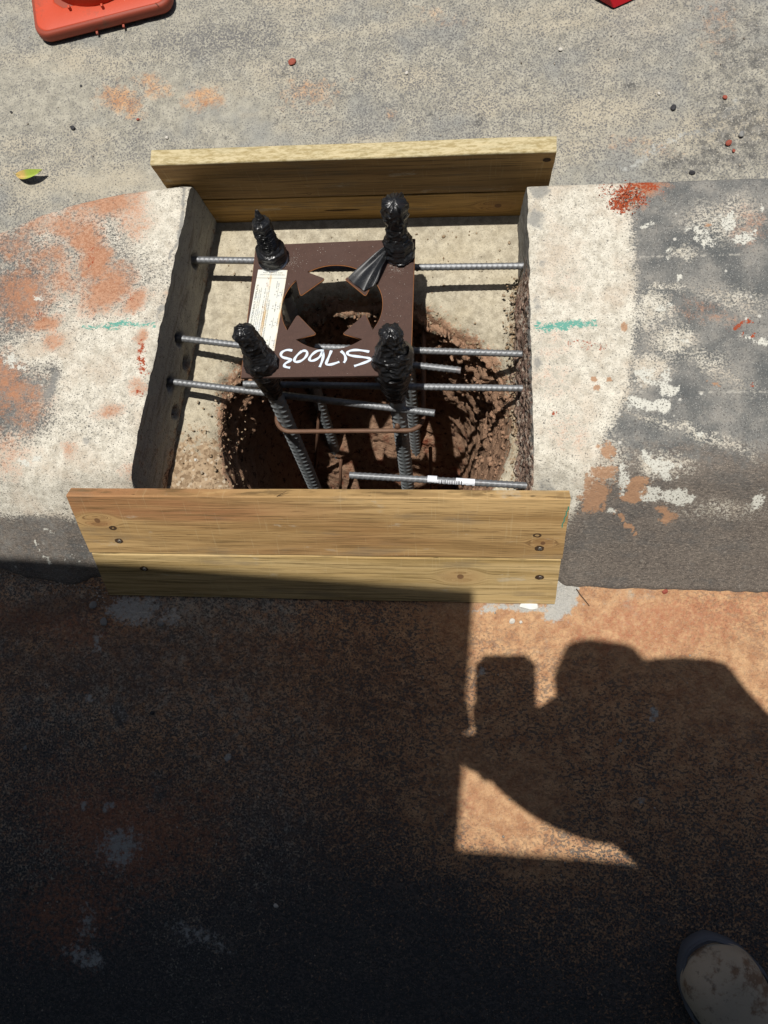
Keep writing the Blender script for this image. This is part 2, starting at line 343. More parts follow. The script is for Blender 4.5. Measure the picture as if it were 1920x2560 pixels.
def mat_steel(name, lo=(.13, .135, .14), hi=(.42, .43, .44), rust=.15, rough=.38, metal=.85):
    t = NT(name)
    n = t.noise(90, 4, .7); n2 = t.noise(22, 4, .65)
    c = t.mix(n, lo, hi); c = t.mix(t.math('MULTIPLY', t.smooth(n2, .60, .75), rust*3), c, (.20, .08, .035))
    r = t.math('MULTIPLY_ADD', n, .25, rough)
    return t.done(c, r, t.bump(t.noise(500, 2), .25, .0006), metal=metal, spec=.5)
def mat_rust(name, a, b, c3, metal=.0, rough=.75):
    t = NT(name)
    n = t.noise(60, 5, .7); f = t.noise(420, 3, .7); lo = t.noise(9, 4, .6)
    c = t.mix(n, a, b); c = t.mix(t.math('MULTIPLY', t.smooth(lo, .5, .75), .6), c, c3); c = t.mix(t.math('MULTIPLY', t.smooth(f, .60, .70), .4), c, tuple(1.9*k for k in b)); c = t.mix(t.math('MULTIPLY', t.smooth(f, .40, .3), .5), c, tuple(.4*k for k in a))
    return t.done(c, rough, t.bump(t.math('ADD', f, n), .4, .0008), metal=metal, spec=.3)
def mat_flat(name, col, rough=.6, amp=.25, scale=60, bump=.0, metal=0.0, spec=.4):
    t = NT(name); n = t.noise(scale, 4, .65)
    c = t.mix(n, tuple(k*(1-amp) for k in col), tuple(min(1, k*(1+amp)) for k in col))
    return t.done(c, rough, t.bump(n, .5, bump) if bump else None, metal=metal, spec=spec)

M_ROAD = mat_road(); M_ISL = mat_island(); M_EARTH = mat_earth()
M_CUTL = mat_cut('sawn_concrete_grey', 1.75); M_CUTR = mat_cut('broken_concrete_brown', 1.0)

# ------------------------------------------------------------------ painting of masks on a mesh
def paint_blobs(P, blobs, n=1, warp=.010, wscale=28, z=.15):
    "P: Nx2 points.  blobs: (x px, y px, rx px, ry px, angle deg, strength)"
    wx = P[:, 0]+warp*2*(fbm(P[:, 0]*wscale, P[:, 1]*wscale, oct=3, seed=3+n)-.5)
    wy = P[:, 1]+warp*2*(fbm(P[:, 0]*wscale, P[:, 1]*wscale, oct=3, seed=91+n)-.5)
    wx = wx+.004*(fbm(P[:, 0]*110, P[:, 1]*110, oct=2, seed=203+n)-.5)*2+warp*3*(fbm(P[:, 0]*11, P[:, 1]*11, oct=2, seed=303+n)-.5)
    wy = wy+.004*(fbm(P[:, 0]*110, P[:, 1]*110, oct=2, seed=291+n)-.5)*2+warp*3*(fbm(P[:, 0]*11, P[:, 1]*11, oct=2, seed=391+n)-.5)
    out = np.zeros(len(P))
    sc = (CAM_H-z)/F
    for b in blobs:
        x, y, rx, ry, an, st = b
        c = at(x, y, z); ca, sa = math.cos(R(an)), math.sin(R(an))
        dx, dy = wx-c[0], wy-c[1]
        u = (dx*ca-dy*sa)/(rx*sc); v = (dx*sa+dy*ca)/(ry*sc)
        d = np.sqrt(u*u+v*v)
        out = np.maximum(out, st*np.clip(1.45-d*.95, 0, 1.05))
    return out
def stroke(pts, r, st=1.0, step=8):
    "a line of blobs through pixel points"
    out = []
    for (a, b) in zip(pts[:-1], pts[1:]):
        n = max(1, int(math.hypot(b[0]-a[0], b[1]-a[1])/step))
        for k in range(n+1): out.append((a[0]+(b[0]-a[0])*k/n, a[1]+(b[1]-a[1])*k/n, r, r, 0, st))
    return out

# ------------------------------------------------------------------ road
HC = np.array([-.173, .347]); HR = .288                # bored hole centre and radius
def coords(a, b, st, far):
    c = list(np.arange(a, b+st/2, st)); return np.array([-far, -far/4, -far/20, a-3.0, a-1.0, a-.3]+c+[b+.3, b+1.0, b+3.0, far/20, far/4, far])
xs = coords(-1.16, .86, .006, 400.); ys = coords(-.92, 1.36, .006, 400.)
GX, GY = np.meshgrid(xs, ys, indexing='ij'); P2 = np.stack([GX.ravel(), GY.ravel()], 1)
gz = .0035*(fbm(P2[:, 0]*7, P2[:, 1]*7, oct=3, seed=5)-.5)+.0022*(fbm(P2[:, 0]*60, P2[:, 1]*60, oct=2, seed=9)-.5)-.0015
near = (np.abs(P2[:, 0]) < 1.3) & (np.abs(P2[:, 1]) < 1.5); gz = np.where(near, gz, 0)
V = np.stack([P2[:, 0], P2[:, 1], gz], 1)
Fc = gridfaces(len(xs), len(ys))
mid = V[Fc].mean(1)
keep = ~((mid[:, 0] > -.60) & (mid[:, 0] < .16) & (mid[:, 1] > .06) & (mid[:, 1] < .70))
me = npmesh('road', V, Fc[keep])
X, Y = P2[:, 0], P2[:, 1]
lowf = fbm(X*3, Y*3, oct=3, seed=21)
front = ss(.20, .02, Y)
dust = np.where(Y > .4, .62+.25*(lowf-.5), .36+.20*ss(-.5, .1, Y)+.30*ss(-.60, -.35, Y)*ss(-.15, .05, X)+.35*(lowf-.5)+.22)  # front cover also paints contrast: fuller in the sunlit wedge, thinner in shade
dust += paint_blobs(P2, [(1230, 2040, 150, 110, 0, .5), (1500, 1560, 330, 110, 0, .35), (1850, 1700, 160, 200, 0, .3), (1200, 1540, 120, 60, 0, .35), (150, 260, 200, 120, 10, .22), (560, 300, 260, 110, 25, .3), (780, 430, 500, 60, 0, .3), (300, 450, 260, 50, 0, .25), (1150, 500, 300, 60, 0, .2)], 1, .03, 9, 0.)
dust -= .34*ss(-.15, -.85, Y)*(1-ss(-.02, .12, X)*ss(-.75, -.55, Y))*(Y < .05)  # cover cut towards the bottom to paint in shade, sunlit wedge spared
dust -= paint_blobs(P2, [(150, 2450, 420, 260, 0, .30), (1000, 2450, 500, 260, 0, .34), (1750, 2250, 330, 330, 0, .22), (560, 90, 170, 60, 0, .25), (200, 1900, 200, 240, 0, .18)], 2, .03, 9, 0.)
orange = front*(1-.38*ss(-.20, -.80, Y)*ss(.15, -.1, X))*np.clip(.42+.5*ss(-.55, .1, X)+.8*(fbm(X*6, Y*6, oct=3, seed=31)-.35), 0, 1.2)  # orange thinned at the lower left to darken the shade there
orange = np.maximum(orange, paint_blobs(P2, [(300, 255, 75, 42, 25, .66), (380, 215, 60, 30, 25, .5), (500, 245, 65, 36, 0, .55), (770, 235, 90, 55, 0, .42), (1100, 40, 90, 30, 20, .25), (1780, 60, 60, 110, 0, .3), (1600, 370, 120, 30, 15, .3), (985, 285, 25, 20, 0, .4), (900, 190, 20, 12, 0, .3)], 3, .012, 30, 0.))
red = paint_blobs(P2, [(1650, 1550, 260, 55, -4, .5), (1500, 1590, 90, 40, 0, .45), (300, 2080, 260, 160, 10, .62), (170, 2280, 180, 120, 0, .5), (120, 1560, 190, 60, 0, .5), (520, 1990, 90, 50, 0, .4), (760, 1600, 70, 60, 0, .3), (1160, 2010, 60, 50, 0, .35), (1700, 1530, 300, 40, -4, .55)], 4, .02, 14, 0.)
brown = paint_blobs(P2, [(140, 1520, 240, 45, -12, .9), (350, 1640, 700, 120, 0, .55), (900, 1700, 300, 160, 0, .5), (700, 2000, 600, 260, 0, .35)], 5, .02, 14, 0.)
grout = paint_blobs(P2, [(330, 1525, 75, 40, 0, .75), (420, 1545, 60, 28, 0, .5), (237, 1620, 14, 40, 0, .5), (1300, 1523, 130, 12, 0, .7), (1400, 1490, 32, 52, 20, 1.25), (1375, 1535, 20, 24, 0, .9), (300, 2120, 65, 50, 0, .62), (215, 2300, 30, 60, 0, .45), (220, 1755, 15, 13, 0, .7), (500, 2350, 90, 30, 20, .45), (1199, 1682, 13, 9, 0, .8), (1640, 1793, 12, 11, 0, .8), (210, 2020, 14, 12, 0, .6), (270, 2025, 16, 14, 0, .6), (560, 1892, 7, 12, 0, .8), (200, 2390, 60, 25, 20, .55), (1610, 2008, 10, 9, 0, .6),
    (1040, 280, 6, 6, 0, .2)]+stroke([(1560, 420), (1660, 370), (1800, 310), (1850, 240)], 14, .42), 6, .008, 45, 0.)
bare = paint_blobs(P2, [(1850, 330, 120, 110, 0, .62), (1880, 330, 60, 80, 0, .72), (1860, 130, 110, 160, 0, .42), (1750, 410, 140, 30, 0, .58), (1880, 240, 60, 60, 0, .5), (1080, 283, 18, 12, 0, .7), (1200, 300, 25, 15, 0, .6), (1400, 260, 20, 11, 0, .5), (1510, 258, 14, 8, 0, .7), (1585, 220, 18, 20, 30, .6), (1105, 248, 22, 10, 0, .5), (690, 297, 18, 11, 0, .6), (560, 345, 18, 10, 0, .55), (290, 420, 10, 8, 0, .5), (298, 1782, 22, 20, 0, 1.3), (400, 1990, 35, 50, 0, .55), (700, 180, 50, 25, 30, .35), (480, 190, 30, 12, 0, .3), (450, 1360, 10, 10, 0, .0)], 7, .008, 40, 0.)
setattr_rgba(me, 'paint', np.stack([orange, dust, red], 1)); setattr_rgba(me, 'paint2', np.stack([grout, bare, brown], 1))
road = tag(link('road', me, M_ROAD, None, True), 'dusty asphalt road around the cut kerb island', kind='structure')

# ------------------------------------------------------------------ the two halves of the kerb island
HK = .15
def yb_left(x): return np.interp(x, [-3, -1.6, -1.25, -1.05, -.95, -.849, -.803, -.74, -.649, -.55, -.477], [.40, .46, .56, .63, .668, .705, .726, .746, .764, .772, .771])
def yf_left(x): return np.interp(x, [-3, -1.6, -1.2, -1.0, -.904, -.817, -.70, -.58], [.40, .30, .16, .10, .072, .045, .030, .026])
def yb_right(x): return .735-.02*(x-.144)
def yf_right(x): return .024-.03*(x-.229)
def xcut_left(y): return -.477+(y-.771)*.1717
def xcut_right(y): return .1415+0*y
def cutnoise(y, z, seed, amp):
    n = amp*(fbm(y*26, z*26, oct=4, seed=seed)-.5)+amp*.8*(fbm(y*95, z*95, oct=3, seed=seed+5)-.5)
    return n
def island(side):
    left = side == 'left'
    yb, yf, xc = (yb_left, yf_left, xcut_left) if left else (yb_right, yf_right, xcut_right)
    sg = -1 if left else 1
    d = np.concatenate([np.arange(0, .03, .002), np.arange(.03, .62, .005), [.7, .9, 1.2]])
    if not left: d = np.concatenate([d, [2, 4, 10, 40]])
    # profile: list of (kind, parameter)
    top = np.linspace(0, 1, 96)
    cols = []
    for di in d:
        x0 = xc(np.array(.45))+sg*di
        b, f = float(yb(x0)), float(yf(x0))
        pr = [(b+.004, -.01), (b+.003, .06), (b+.002, .125), (b, .139), (b-.003, .145), (b-.008, .1485)]
        yt = f+.222
        for k in top: pr.append((b-.014+(yt-b+.014)*k, HK+.002*math.sin(math.pi*k)))
        # rounded shoulder then slope
        for k in np.linspace(0, 1, 14)[1:]:
            a = k*R(41); rr = .085
            pr.append((yt-rr*math.sin(a), HK-rr*(1-math.cos(a))))
        ye, ze = pr[-1]
        for k in np.linspace(0, 1, 30)[1:]: pr.append((ye+(f+.016-ye)*k, ze+(.014-ze)*k))
        pr += [(f+.008, .008), (f+.002, .004), (f-.002, -.006)]
        pr = np.array(pr)
        cov = float(ss(.215, .185, np.array(x0))) if not left else float(ss(-.70, -.655, np.array(x0)))
        pr[:, 0] += cov*.017*ss(.30, .16, pr[:, 0])*(pr[:, 0] < .32)
        fade = math.exp(-di/.35)
        x = xc(pr[:, 0])*fade+(x0)*(1-fade)+(sg*di)*fade
        cols.append(np.column_stack([x, pr]))
    A = np.array(cols); ni, nj = A.shape[:2]
    seed = 40 if left else 60; amp = .0045 if left else .004
    w = np.exp(-d/.010)[:, None]
    A[:, :, 0] += w*cutnoise(A[:, :, 1], A[:, :, 2]*0+.15, seed, amp)
    ch = np.exp(-d/.006)[:, None]*(.002+.009*np.clip(fbm(A[:, :, 1]*45, A[:, :, 1]*0, oct=3, seed=seed+3)-.45, 0, 1))
    A[:, :, 2] -= ch*(A[:, :, 2] > .01)
    A[:, :, 2] += .0012*(fbm(A[:, :, 0]*18, A[:, :, 1]*18, oct=3, seed=seed+8)-.5)+.0010*(fbm(A[:, :, 0]*130, A[:, :, 1]*130, oct=2, seed=seed+9)-.5)
    # ragged foot of the slope
    A[:, -3:, 1] += .004*(fbm(A[:, -3:, 0]*60, A[:, -3:, 0]*0, oct=3, seed=seed+11)-.5)
    Fc = gridfaces(ni, nj)
    if left: pass
    else: Fc = Fc[:, ::-1]
    me = npmesh('kerb_island', A.reshape(-1, 3), Fc)
    P = A.reshape(-1, 3)[:, :2]; x, y = P[:, 0], P[:, 1]; z = A.reshape(-1, 3)[:, 2]
    bl = lambda L, n, wp=.008, ws=35: paint_blobs(P, L, n, wp, ws, .15)
    lf = fbm(x*5, y*5, oct=3, seed=77)
    if left:
        cream = .58+.30*(lf-.5)+bl([(330, 900, 240, 200, 0, .30), (400, 560, 90, 130, 0, .32), (150, 1180, 200, 110, 0, .30), (300, 1120, 130, 120, 0, .22), (350, 1000, 100, 120, 0, .2), (90, 880, 60, 25, 0, .3), (60, 1230, 120, 50, 0, .3)], 1)
        cream -= bl([(40, 1000, 95, 110, 10, .50), (40, 740, 110, 130, 0, .34), (130, 960, 20, 60, 10, .45), (60, 620, 90, 60, 0, .25), (260, 700, 120, 140, 20, .12)], 2, .02, 20)
        yy0 = at(0, 1286, .15)[1]; cream *= ss(yy0-.012, yy0+.014, y+.012*(fbm(x*20, y*20, seed=4)-.5)+.03*(x+.85))
        orange = bl([(272, 518, 120, 42, 4, .85), (175, 568, 95, 45, 15, .72), (330, 500, 60, 40, 0, .6), (228, 650, 45, 62, 20, .92), (262, 715, 85, 55, -25, .85), (330, 755, 42, 30, -30, .85), (50, 740, 90, 90, 0, .62), (117, 802, 48, 26, -20, .92), (140, 838, 30, 26, 0, .7), (362, 845, 16, 18, 0, .8), (15, 965, 60, 90, 0, .6), (75, 1010, 70, 80, 0, .48), (264, 1035, 45, 22, -20, .6), (163, 1136, 28, 22, 0, .6), (350, 1165, 60, 26, 0, .5), (30, 600, 60, 50, 0, .5), (331, 975, 28, 26, 0, .62), (20, 1130, 60, 60, 0, .45), (120, 650, 60, 50, 0, .5), (420, 740, 24, 20, 0, .5), (210, 600, 60, 40, 0, .9), (350, 560, 60, 40, 0, .5), (150, 700, 60, 50, 0, .55), (90, 560, 70, 35, 10, .6)], 3, .012, 30)
        red = bl([(362, 872, 15, 24, 10, .60), (358, 905, 12, 20, 0, .55), (360, 932, 14, 18, 0, .58), (345, 985, 16, 14, 0, .35), (232, 640, 20, 35, 0, .30), (105, 797, 16, 12, 0, .32), (330, 745, 14, 12, 0, .3)], 4, .006, 60)
        green = bl(stroke([(204, 824), (250, 818)], 6, .62)+stroke([(262, 817), (320, 810)], 8, .82)+stroke([(325, 812), (388, 815)], 6.5, .72), 5, .004, 60)
        white = bl([(28, 892, 26, 20, 0, .62), (60, 910, 18, 14, 0, .6), (95, 744, 16, 8, 0, .7), (60, 1165, 20, 12, 0, .7), (95, 1150, 18, 12, 0, .68), (250, 520, 10, 10, 0, .3)]+stroke([(52, 1305), (66, 1326)], 5, .8)+stroke([(2, 1345), (24, 1395)], 4, .75)+stroke([(78, 1370), (82, 1392)], 3, .7)+stroke([(104, 1372), (112, 1392)], 3, .7), 6)
        tan = np.zeros(len(P)); joint = np.zeros(len(P))
        film = .25*ss(.3, .1, y)+.4*np.ones(len(P)); grey = bl([(135, 975, 14, 60, 8, .62), (225, 1105, 22, 12, 0, .55), (365, 798, 20, 10, 0, .5), (395, 770, 9, 40, 12, .6)]+stroke([(466, 468), (452, 560), (430, 640)], 6, .85), 7)
        grey *= (y > .2)
    else:
        cream = np.zeros(len(P))
        # boundary of the pale spill
        by = [at(1500, q, .15)[1] for q in (430, 520, 560, 640, 800, 900, 985, 1060, 1110, 1200, 1290)]
        bx = [at(q, 800, .15)[0] for q in (1640, 1585, 1590, 1588, 1592, 1572, 1565, 1520, 1495, 1470, 1425)]
        o = np.argsort(by); bxx = np.interp(y, np.array(by)[o], np.array(bx)[o])+.010*(fbm(x*30, y*30, oct=4, seed=12)-.5)
        cream = .86*ss(.022, -.016, x-bxx)+.05*(lf-.5)
        cream = np.maximum(cream, bl([(1620, 790, 60, 45, 20, .60), (1680, 865, 60, 40, 20, .58), (1645, 740, 50, 12, 0, .5), (1627, 935, 66, 42, 0, .66), (1800, 560, 120, 60, 0, .44), (1750, 900, 160, 30, 25, .42), (1720, 1080, 190, 14, 20, .48), (1650, 1165, 70, 30, 10, .60), (1760, 1090, 130, 20, 10, .4), (1840, 1270, 100, 40, 0, .45), (1820, 745, 120, 40, 15, .42), (1500, 1150, 60, 60, 0, .5), (1700, 640, 60, 14, 0, .5), (1860, 540, 60, 60, 0, .4)], 1, .014, 30))
        cream *= ss(at(1500, 1345, .12)[1], at(1500, 1250, .15)[1], y)
        orange = bl([(1608, 462, 55, 22, 25, .80), (1640, 452, 45, 14, 15, .6), (1570, 500, 40, 26, 25, .72), (1380, 870, 60, 60, 0, .22), (1420, 700, 60, 60, 0, .18), (1870, 560, 60, 60, 0, .28), (1420, 1080, 60, 60, 0, .25), (1380, 950, 60, 50, 0, .25), (1760, 780, 100, 30, 20, .25)], 3, .006, 50)
        red = bl([(1551, 511, 26, 20, 25, .95), (1578, 489, 40, 22, 30, .92), (1606, 466, 40, 16, 25, .72), (1828, 821, 10, 7, 0, .75), (1845, 816, 12, 4, 0, .65), (1870, 812, 9, 8, 0, .78), (1878, 848, 6, 6, 0, .8), (1850, 836, 5, 5, 0, .6), (1450, 865, 40, 12, 15, .32), (1500, 872, 16, 8, 0, .35), (1388, 1030, 10, 9, 0, .42), (1885, 957, 6, 5, 0, .7), (1520, 470, 30, 30, 0, .30)], 4, .005, 70)
        green = bl(stroke([(1346, 813), (1362, 812)], 8, .6)+stroke([(1368, 810), (1400, 812), (1440, 812)], 10, .95)+stroke([(1445, 813), (1482, 811)], 8, .68), 5, .004, 60)
        white = bl([(1828, 558, 26, 22, 30, .85), (1866, 600, 30, 14, -30, .8), (1765, 600, 26, 24, 20, .62), (1740, 575, 22, 14, 0, .6), (1665, 625, 9, 7, 0, .9), (1667, 640, 7, 6, 0, .8), (1690, 692, 9, 6, 0, .85), (1655, 762, 24, 12, 10, .72), (1618, 935, 26, 14, 0, .78), (1670, 940, 14, 22, 0, .72), (1622, 955, 34, 8, 0, .68), (1672, 977, 26, 13, 15, .88), (1606, 1011, 42, 14, 10, .92), (1660, 1014, 16, 20, 20, .9), (1654, 1153, 55, 11, 5, .78), (1670, 1172, 40, 18, 30, .66), (1642, 1228, 26, 22, 0, .8), (1713, 1233, 38, 16, 5, .98), (1625, 1135, 20, 7, 20, .8), (1752, 1080, 13, 8, 20, .8), (1560, 1187, 16, 36, 0, .7), (1545, 1262, 14, 8, 0, .8), (1915, 1245, 16, 20, 0, .8), (1900, 850, 40, 14, 15, .66), (1720, 850, 20, 8, 10, .66), (1605, 565, 16, 8, 0, .72), (1903, 525, 5, 18, 10, .7), (1780, 525, 4, 9, 10, .75)], 6, .005, 60)
        tan = bl([(1519, 1118, 20, 26, 0, .80), (1513, 1178, 24, 24, 0, .92), (1490, 1235, 36, 40, 15, .78), (1478, 1205, 18, 34, 10, .72), (1593, 1207, 38, 18, -12, .95), (1592, 1236, 38, 14, 0, .98), (1484, 948, 8, 9, 0, .92), (1523, 948, 9, 8, 0, .92), (1494, 967, 9, 6, 0, .9), (1554, 818, 7, 9, 0, .85), (1768, 556, 14, 9, 0, .72), (1780, 965, 20, 6, 30, .6), (1696, 1285, 22, 20, 20, .7)]+stroke([(1548, 1268), (1585, 1294), (1618, 1325)], 6, .95)+stroke([(1690, 1275), (1668, 1262)], 10, .7), 8, .005, 70)
        joint = bl(stroke([(1560, 646), (1700, 640), (1865, 641)], 3.2, .72, 5)+stroke([(1540, 984), (1700, 976), (1920, 982)], 3.0, .72, 5)+stroke([(1860, 668), (1900, 655)], 3, .5, 5), 9, .002, 60)
        film = .85*ss(.30, .20, y)+bl([(1600, 1300, 260, 70, 0, .75), (1880, 1330, 120, 50, 0, .6)], 10, .02, 18)
        grey = bl([(1350, 480, 28, 26, 0, .8), (1340, 545, 22, 30, 0, .75), (1348, 905, 16, 28, 0, .62), (1355, 660, 10, 14, 0, .5), (1360, 1210, 26, 30, 0, .55), (1335, 760, 10, 60, 0, .4), (1430, 680, 20, 12, 0, .45), (1350, 850, 14, 30, 0, .4)], 7)
    setattr_rgba(me, 'paint', np.stack([cream, orange, red], 1)); setattr_rgba(me, 'paint2', np.stack([green, white, tan], 1)); setattr_rgba(me, 'paint3', np.stack([joint, film, grey], 1))
    isl = link('kerb_island', me, M_ISL, None, True)
    tag(isl, ('left half of the concrete kerb island, stained with orange dirt' if left else 'right half of the concrete kerb island, pale spill over dark grey'), kind='structure')
    # cut face
    top = A[0]                                     # the profile column along the cut
    nz = 46
    rows = []
    for k in range(nz):
        s = k/(nz-1)
        zz = top[:, 2]*(1-s)+(-.012)*s
        xx = xc(top[:, 1])+(cutnoise(top[:, 1], zz*0+.15, seed, amp)*(math.exp(-s*4))+cutnoise(top[:, 1], zz, seed, amp)*(1-math.exp(-s*4)))
        if not left:
            cl = ss(.66, .50, top[:, 1])
            xx = xx-(.002+.016*s)*cl*(.3+1.2*fbm(top[:, 1]*40, zz*40, oct=4, seed=99))*(1 if k else 0)-.004*s
            xx = xx+.012*cl*(fbm(top[:, 1]*150, zz*150, oct=3, seed=199)-.5)*(1 if k else 0)
        else:
            xx = xx+.006*s*(fbm(top[:, 1]*14, zz*14, oct=4, seed=98))*(1 if k else 0)+.006*ss(.76, .44, top[:, 1])*ss(.15, .01, zz)*(.8+.4*fbm(top[:, 1]*9, zz*9, oct=3, seed=97))*(1 if k else 0)
            for (hx, hy, hz) in HOLES:
                dd = np.sqrt((top[:, 1]-hy)**2+(zz-hz)**2); xx = xx-.020*ss(.017, .008, dd+.006*(fbm(top[:, 1]*80, zz*80, seed=5)-.5))
        rows.append(np.column_stack([xx if k else top[:, 0], top[:, 1], zz]))
    B = np.array(rows)
    me2 = npmesh('cut_face', B.reshape(-1, 3), gridfaces(nz, B.shape[1]) if left else gridfaces(nz, B.shape[1])[:, ::-1])
    Q = B.reshape(-1, 3)
    if left: br = .25*ss(.55, .2, Q[:, 1])+.5*ss(.04, .0, Q[:, 2])
    else: br = .95*ss(.68, .55, Q[:, 1]+.08*(fbm(Q[:, 1]*20, Q[:, 2]*20, seed=6)-.5))*ss(.16, .12, Q[:, 2]+.03*(fbm(Q[:, 1]*40, Q[:, 2]*0, seed=8)-.5))
    setattr_rgba(me2, 'paint', np.stack([br, br*0, br*0], 1))
    link('cut_face', me2, M_CUTL if left else M_CUTR, isl, True)
    return isl
HZ = .072
RODS = {'r1l': ((499, 650), (720, 653)), 'r1r': ((700, 672.5), (1306, 665)), 'r2l': ((450, 846), (1152, 926)), 'r2r': ((788, 868), (1309, 885)), 'r3l': ((451, 957), (1087, 1033)), 'r3r': ((609, 960), (1311, 971)), 'r4': ((874, 1188), (1317, 1214))}
HOLES = [tuple(at(RODS[k][0][0]-6, RODS[k][0][1], HZ)) for k in ('r1l', 'r2l', 'r3l')]+[tuple(at(468, 905, .03)), tuple(at(448, 1028, .03))]
island('left'); island('right')

# ------------------------------------------------------------------ pit floor and bored hole (one surface, two objects)
NA = 520
th = np.linspace(0, 2*np.pi, NA, endpoint=False)
ct, st_ = np.cos(th), np.sin(th)
x0, x1, y0, y1 = -.63, .17, .035, .80
# distance to the rectangle along each direction
with np.errstate(divide='ignore'):
    tx = np.where(ct > 0, (x1-HC[0])/ct, (x0-HC[0])/ct); ty = np.where(st_ > 0, (y1-HC[1])/st_, (y0-HC[1])/st_)
tout = np.minimum(np.abs(tx), np.abs(ty))
rim = HR+.010*(fbm(ct*3+9, st_*3+9, oct=4, seed=14)-.5)*2+.012*(fbm(ct*14+9, st_*14+9, oct=3, seed=15)-.5)
rim = rim-.034*ss(.2, .85, st_)
crumb = ss(-.15, .5, st_)*1.0+.25*ss(.0, -.8, ct)          # back of the rim crumbles
rows = []; soilmask = []
NR = 60
for k in range(NR):
    s = (k/(NR-1))**1.6                       # 0 rim .. 1 outer
    r = rim+(np.maximum(tout, rim+.01)-rim)*s
    x = HC[0]+ct*r; y = HC[1]+st_*r
    dr = r-rim
    z = .004+.0015*(fbm(x*30, y*30, oct=3, seed=16)-.5)
    sag = (.004+.030*crumb)*np.exp(-dr/(.006+.022*crumb))
    z = z-sag*(.35+1.1*fbm(x*45, y*45, oct=4, seed=18))
    z = z+.010*np.exp(-dr/.03)*crumb*(fbm(x*110, y*110, oct=3, seed=19)-.5)
    # rougher broken concrete at the front left corner and heap against the right wall
    rough = ss(-.30, -.42, x)*ss(.40, .25, y)*ss(.10, .16, y); z = z+rough*.014*(fbm(x*40, y*40, oct=4, seed=20)-.5)
    heap = ss(.095, .14, x)*ss(.62, .5, y)*ss(.13, .2, y); z = z+heap*(.006+.016*fbm(x*60, y*60, oct=4, seed=22))
    rows.append(np.column_stack([x, y, z]))
    so_ = np.maximum(.95*np.exp(-dr/(.003+.016*crumb)), .0); rb = np.maximum(rough*.95, .8*heap)
    soilmask.append(np.column_stack([so_, rb, so_*0]))
A = np.array(rows); SM = np.array(soilmask)
me = npmesh('pit_floor', A.reshape(-1, 3), gridfaces(NR, NA, True)[:, ::-1]); setattr_rgba(me, 'paint', SM.reshape(-1, 3))
tag(link('pit_floor', me, M_EARTH, None, True), 'pale cement floor of the cut between the two kerb halves', kind='structure')
DEPTH = 1.45
rows = [A[0].copy()]; masks = [SM[0].copy()]
NW = 210
for k in range(1, NW):
    s = k/(NW-1); dz = DEPTH*s**1.15
    inb = np.interp(dz, [0, .05, .12, .25, .40, .52, .62, .75, .90, 1.45], [.030, .048, .062, .072, .084, .110, .20, .30, .37, .42]); inr = .115*dz; inl = .03*dz; inf = -.03*dz
    lerp = math.exp(-dz/.02)
    base = rim*lerp+(HR-.004)*(1-lerp)
    x = HC[0]+ct*base-inr*np.clip(ct, 0, 1)+inl*np.clip(-ct, 0, 1); y = HC[1]+st_*base-inb*np.clip(st_, 0, 1)**1.2+inf*np.clip(-st_, 0, 1); z = A[0][:, 2]*math.exp(-dz/.03)-dz
    big = fbm(x*7+3, y*7, z*9, oct=3, seed=24)-.5; med = fbm(x*26, y*26, z*30, oct=4, seed=25)-.5; sm = fbm(x*90, y*90, z*110, oct=3, seed=26)-.5
    strat = fbm(th*2.2+z*4, z*55+ct*3, oct=3, seed=27)-.5
    rg = ss(.0, .05, np.full(NA, dz))
    up = np.exp(-dz/.16)*crumb
    disp = rg*(.035*big+(.020+.045*up)*med+(.010+.014*up)*sm+.018*strat)
    x = x+ct*disp; y = y+st_*disp; z = z+.012*rg*med
    rows.append(np.column_stack([x, y, z])); 
    red_ = ss(.35, .75, np.full(NA, dz))*.75*ss(-.3, -.7, st_)+.25*ss(.3, .6, np.full(NA, dz))
    masks.append(np.column_stack([np.full(NA, max(.0, min(1., .55+dz*9))), np.zeros(NA), red_]))
last = rows[-1]; cxb, cyb = last[:, 0].mean(), last[:, 1].mean()
NB = 46
for k in range(1, NB):
    s = 1-(k/(NB-1))*.995
    x = cxb+(last[:, 0]-cxb)*s; y = cyb+(last[:, 1]-cyb)*s
    z = last[:, 2]*s+(-DEPTH)*(1-s)+(1-s)*0+.05*(1-s*s)*(fbm(x*9, y*9, oct=2, seed=33)-.5)+.03*(fbm(x*45, y*45, oct=4, seed=34)-.5)*min(1, k/5)
    rows.append(np.column_stack([x, y, z])); masks.append(np.column_stack([np.ones(NA), np.zeros(NA), np.full(NA, .45)]))
A2 = np.array(rows); SM2 = np.array(masks)
me = npmesh('bored_hole', A2.reshape(-1, 3), gridfaces(len(rows), NA, True)); setattr_rgba(me, 'paint', SM2.reshape(-1, 3))
tag(link('bored_hole', me, M_EARTH, None, True), 'round bored hole with rough reddish earth walls', kind='structure')

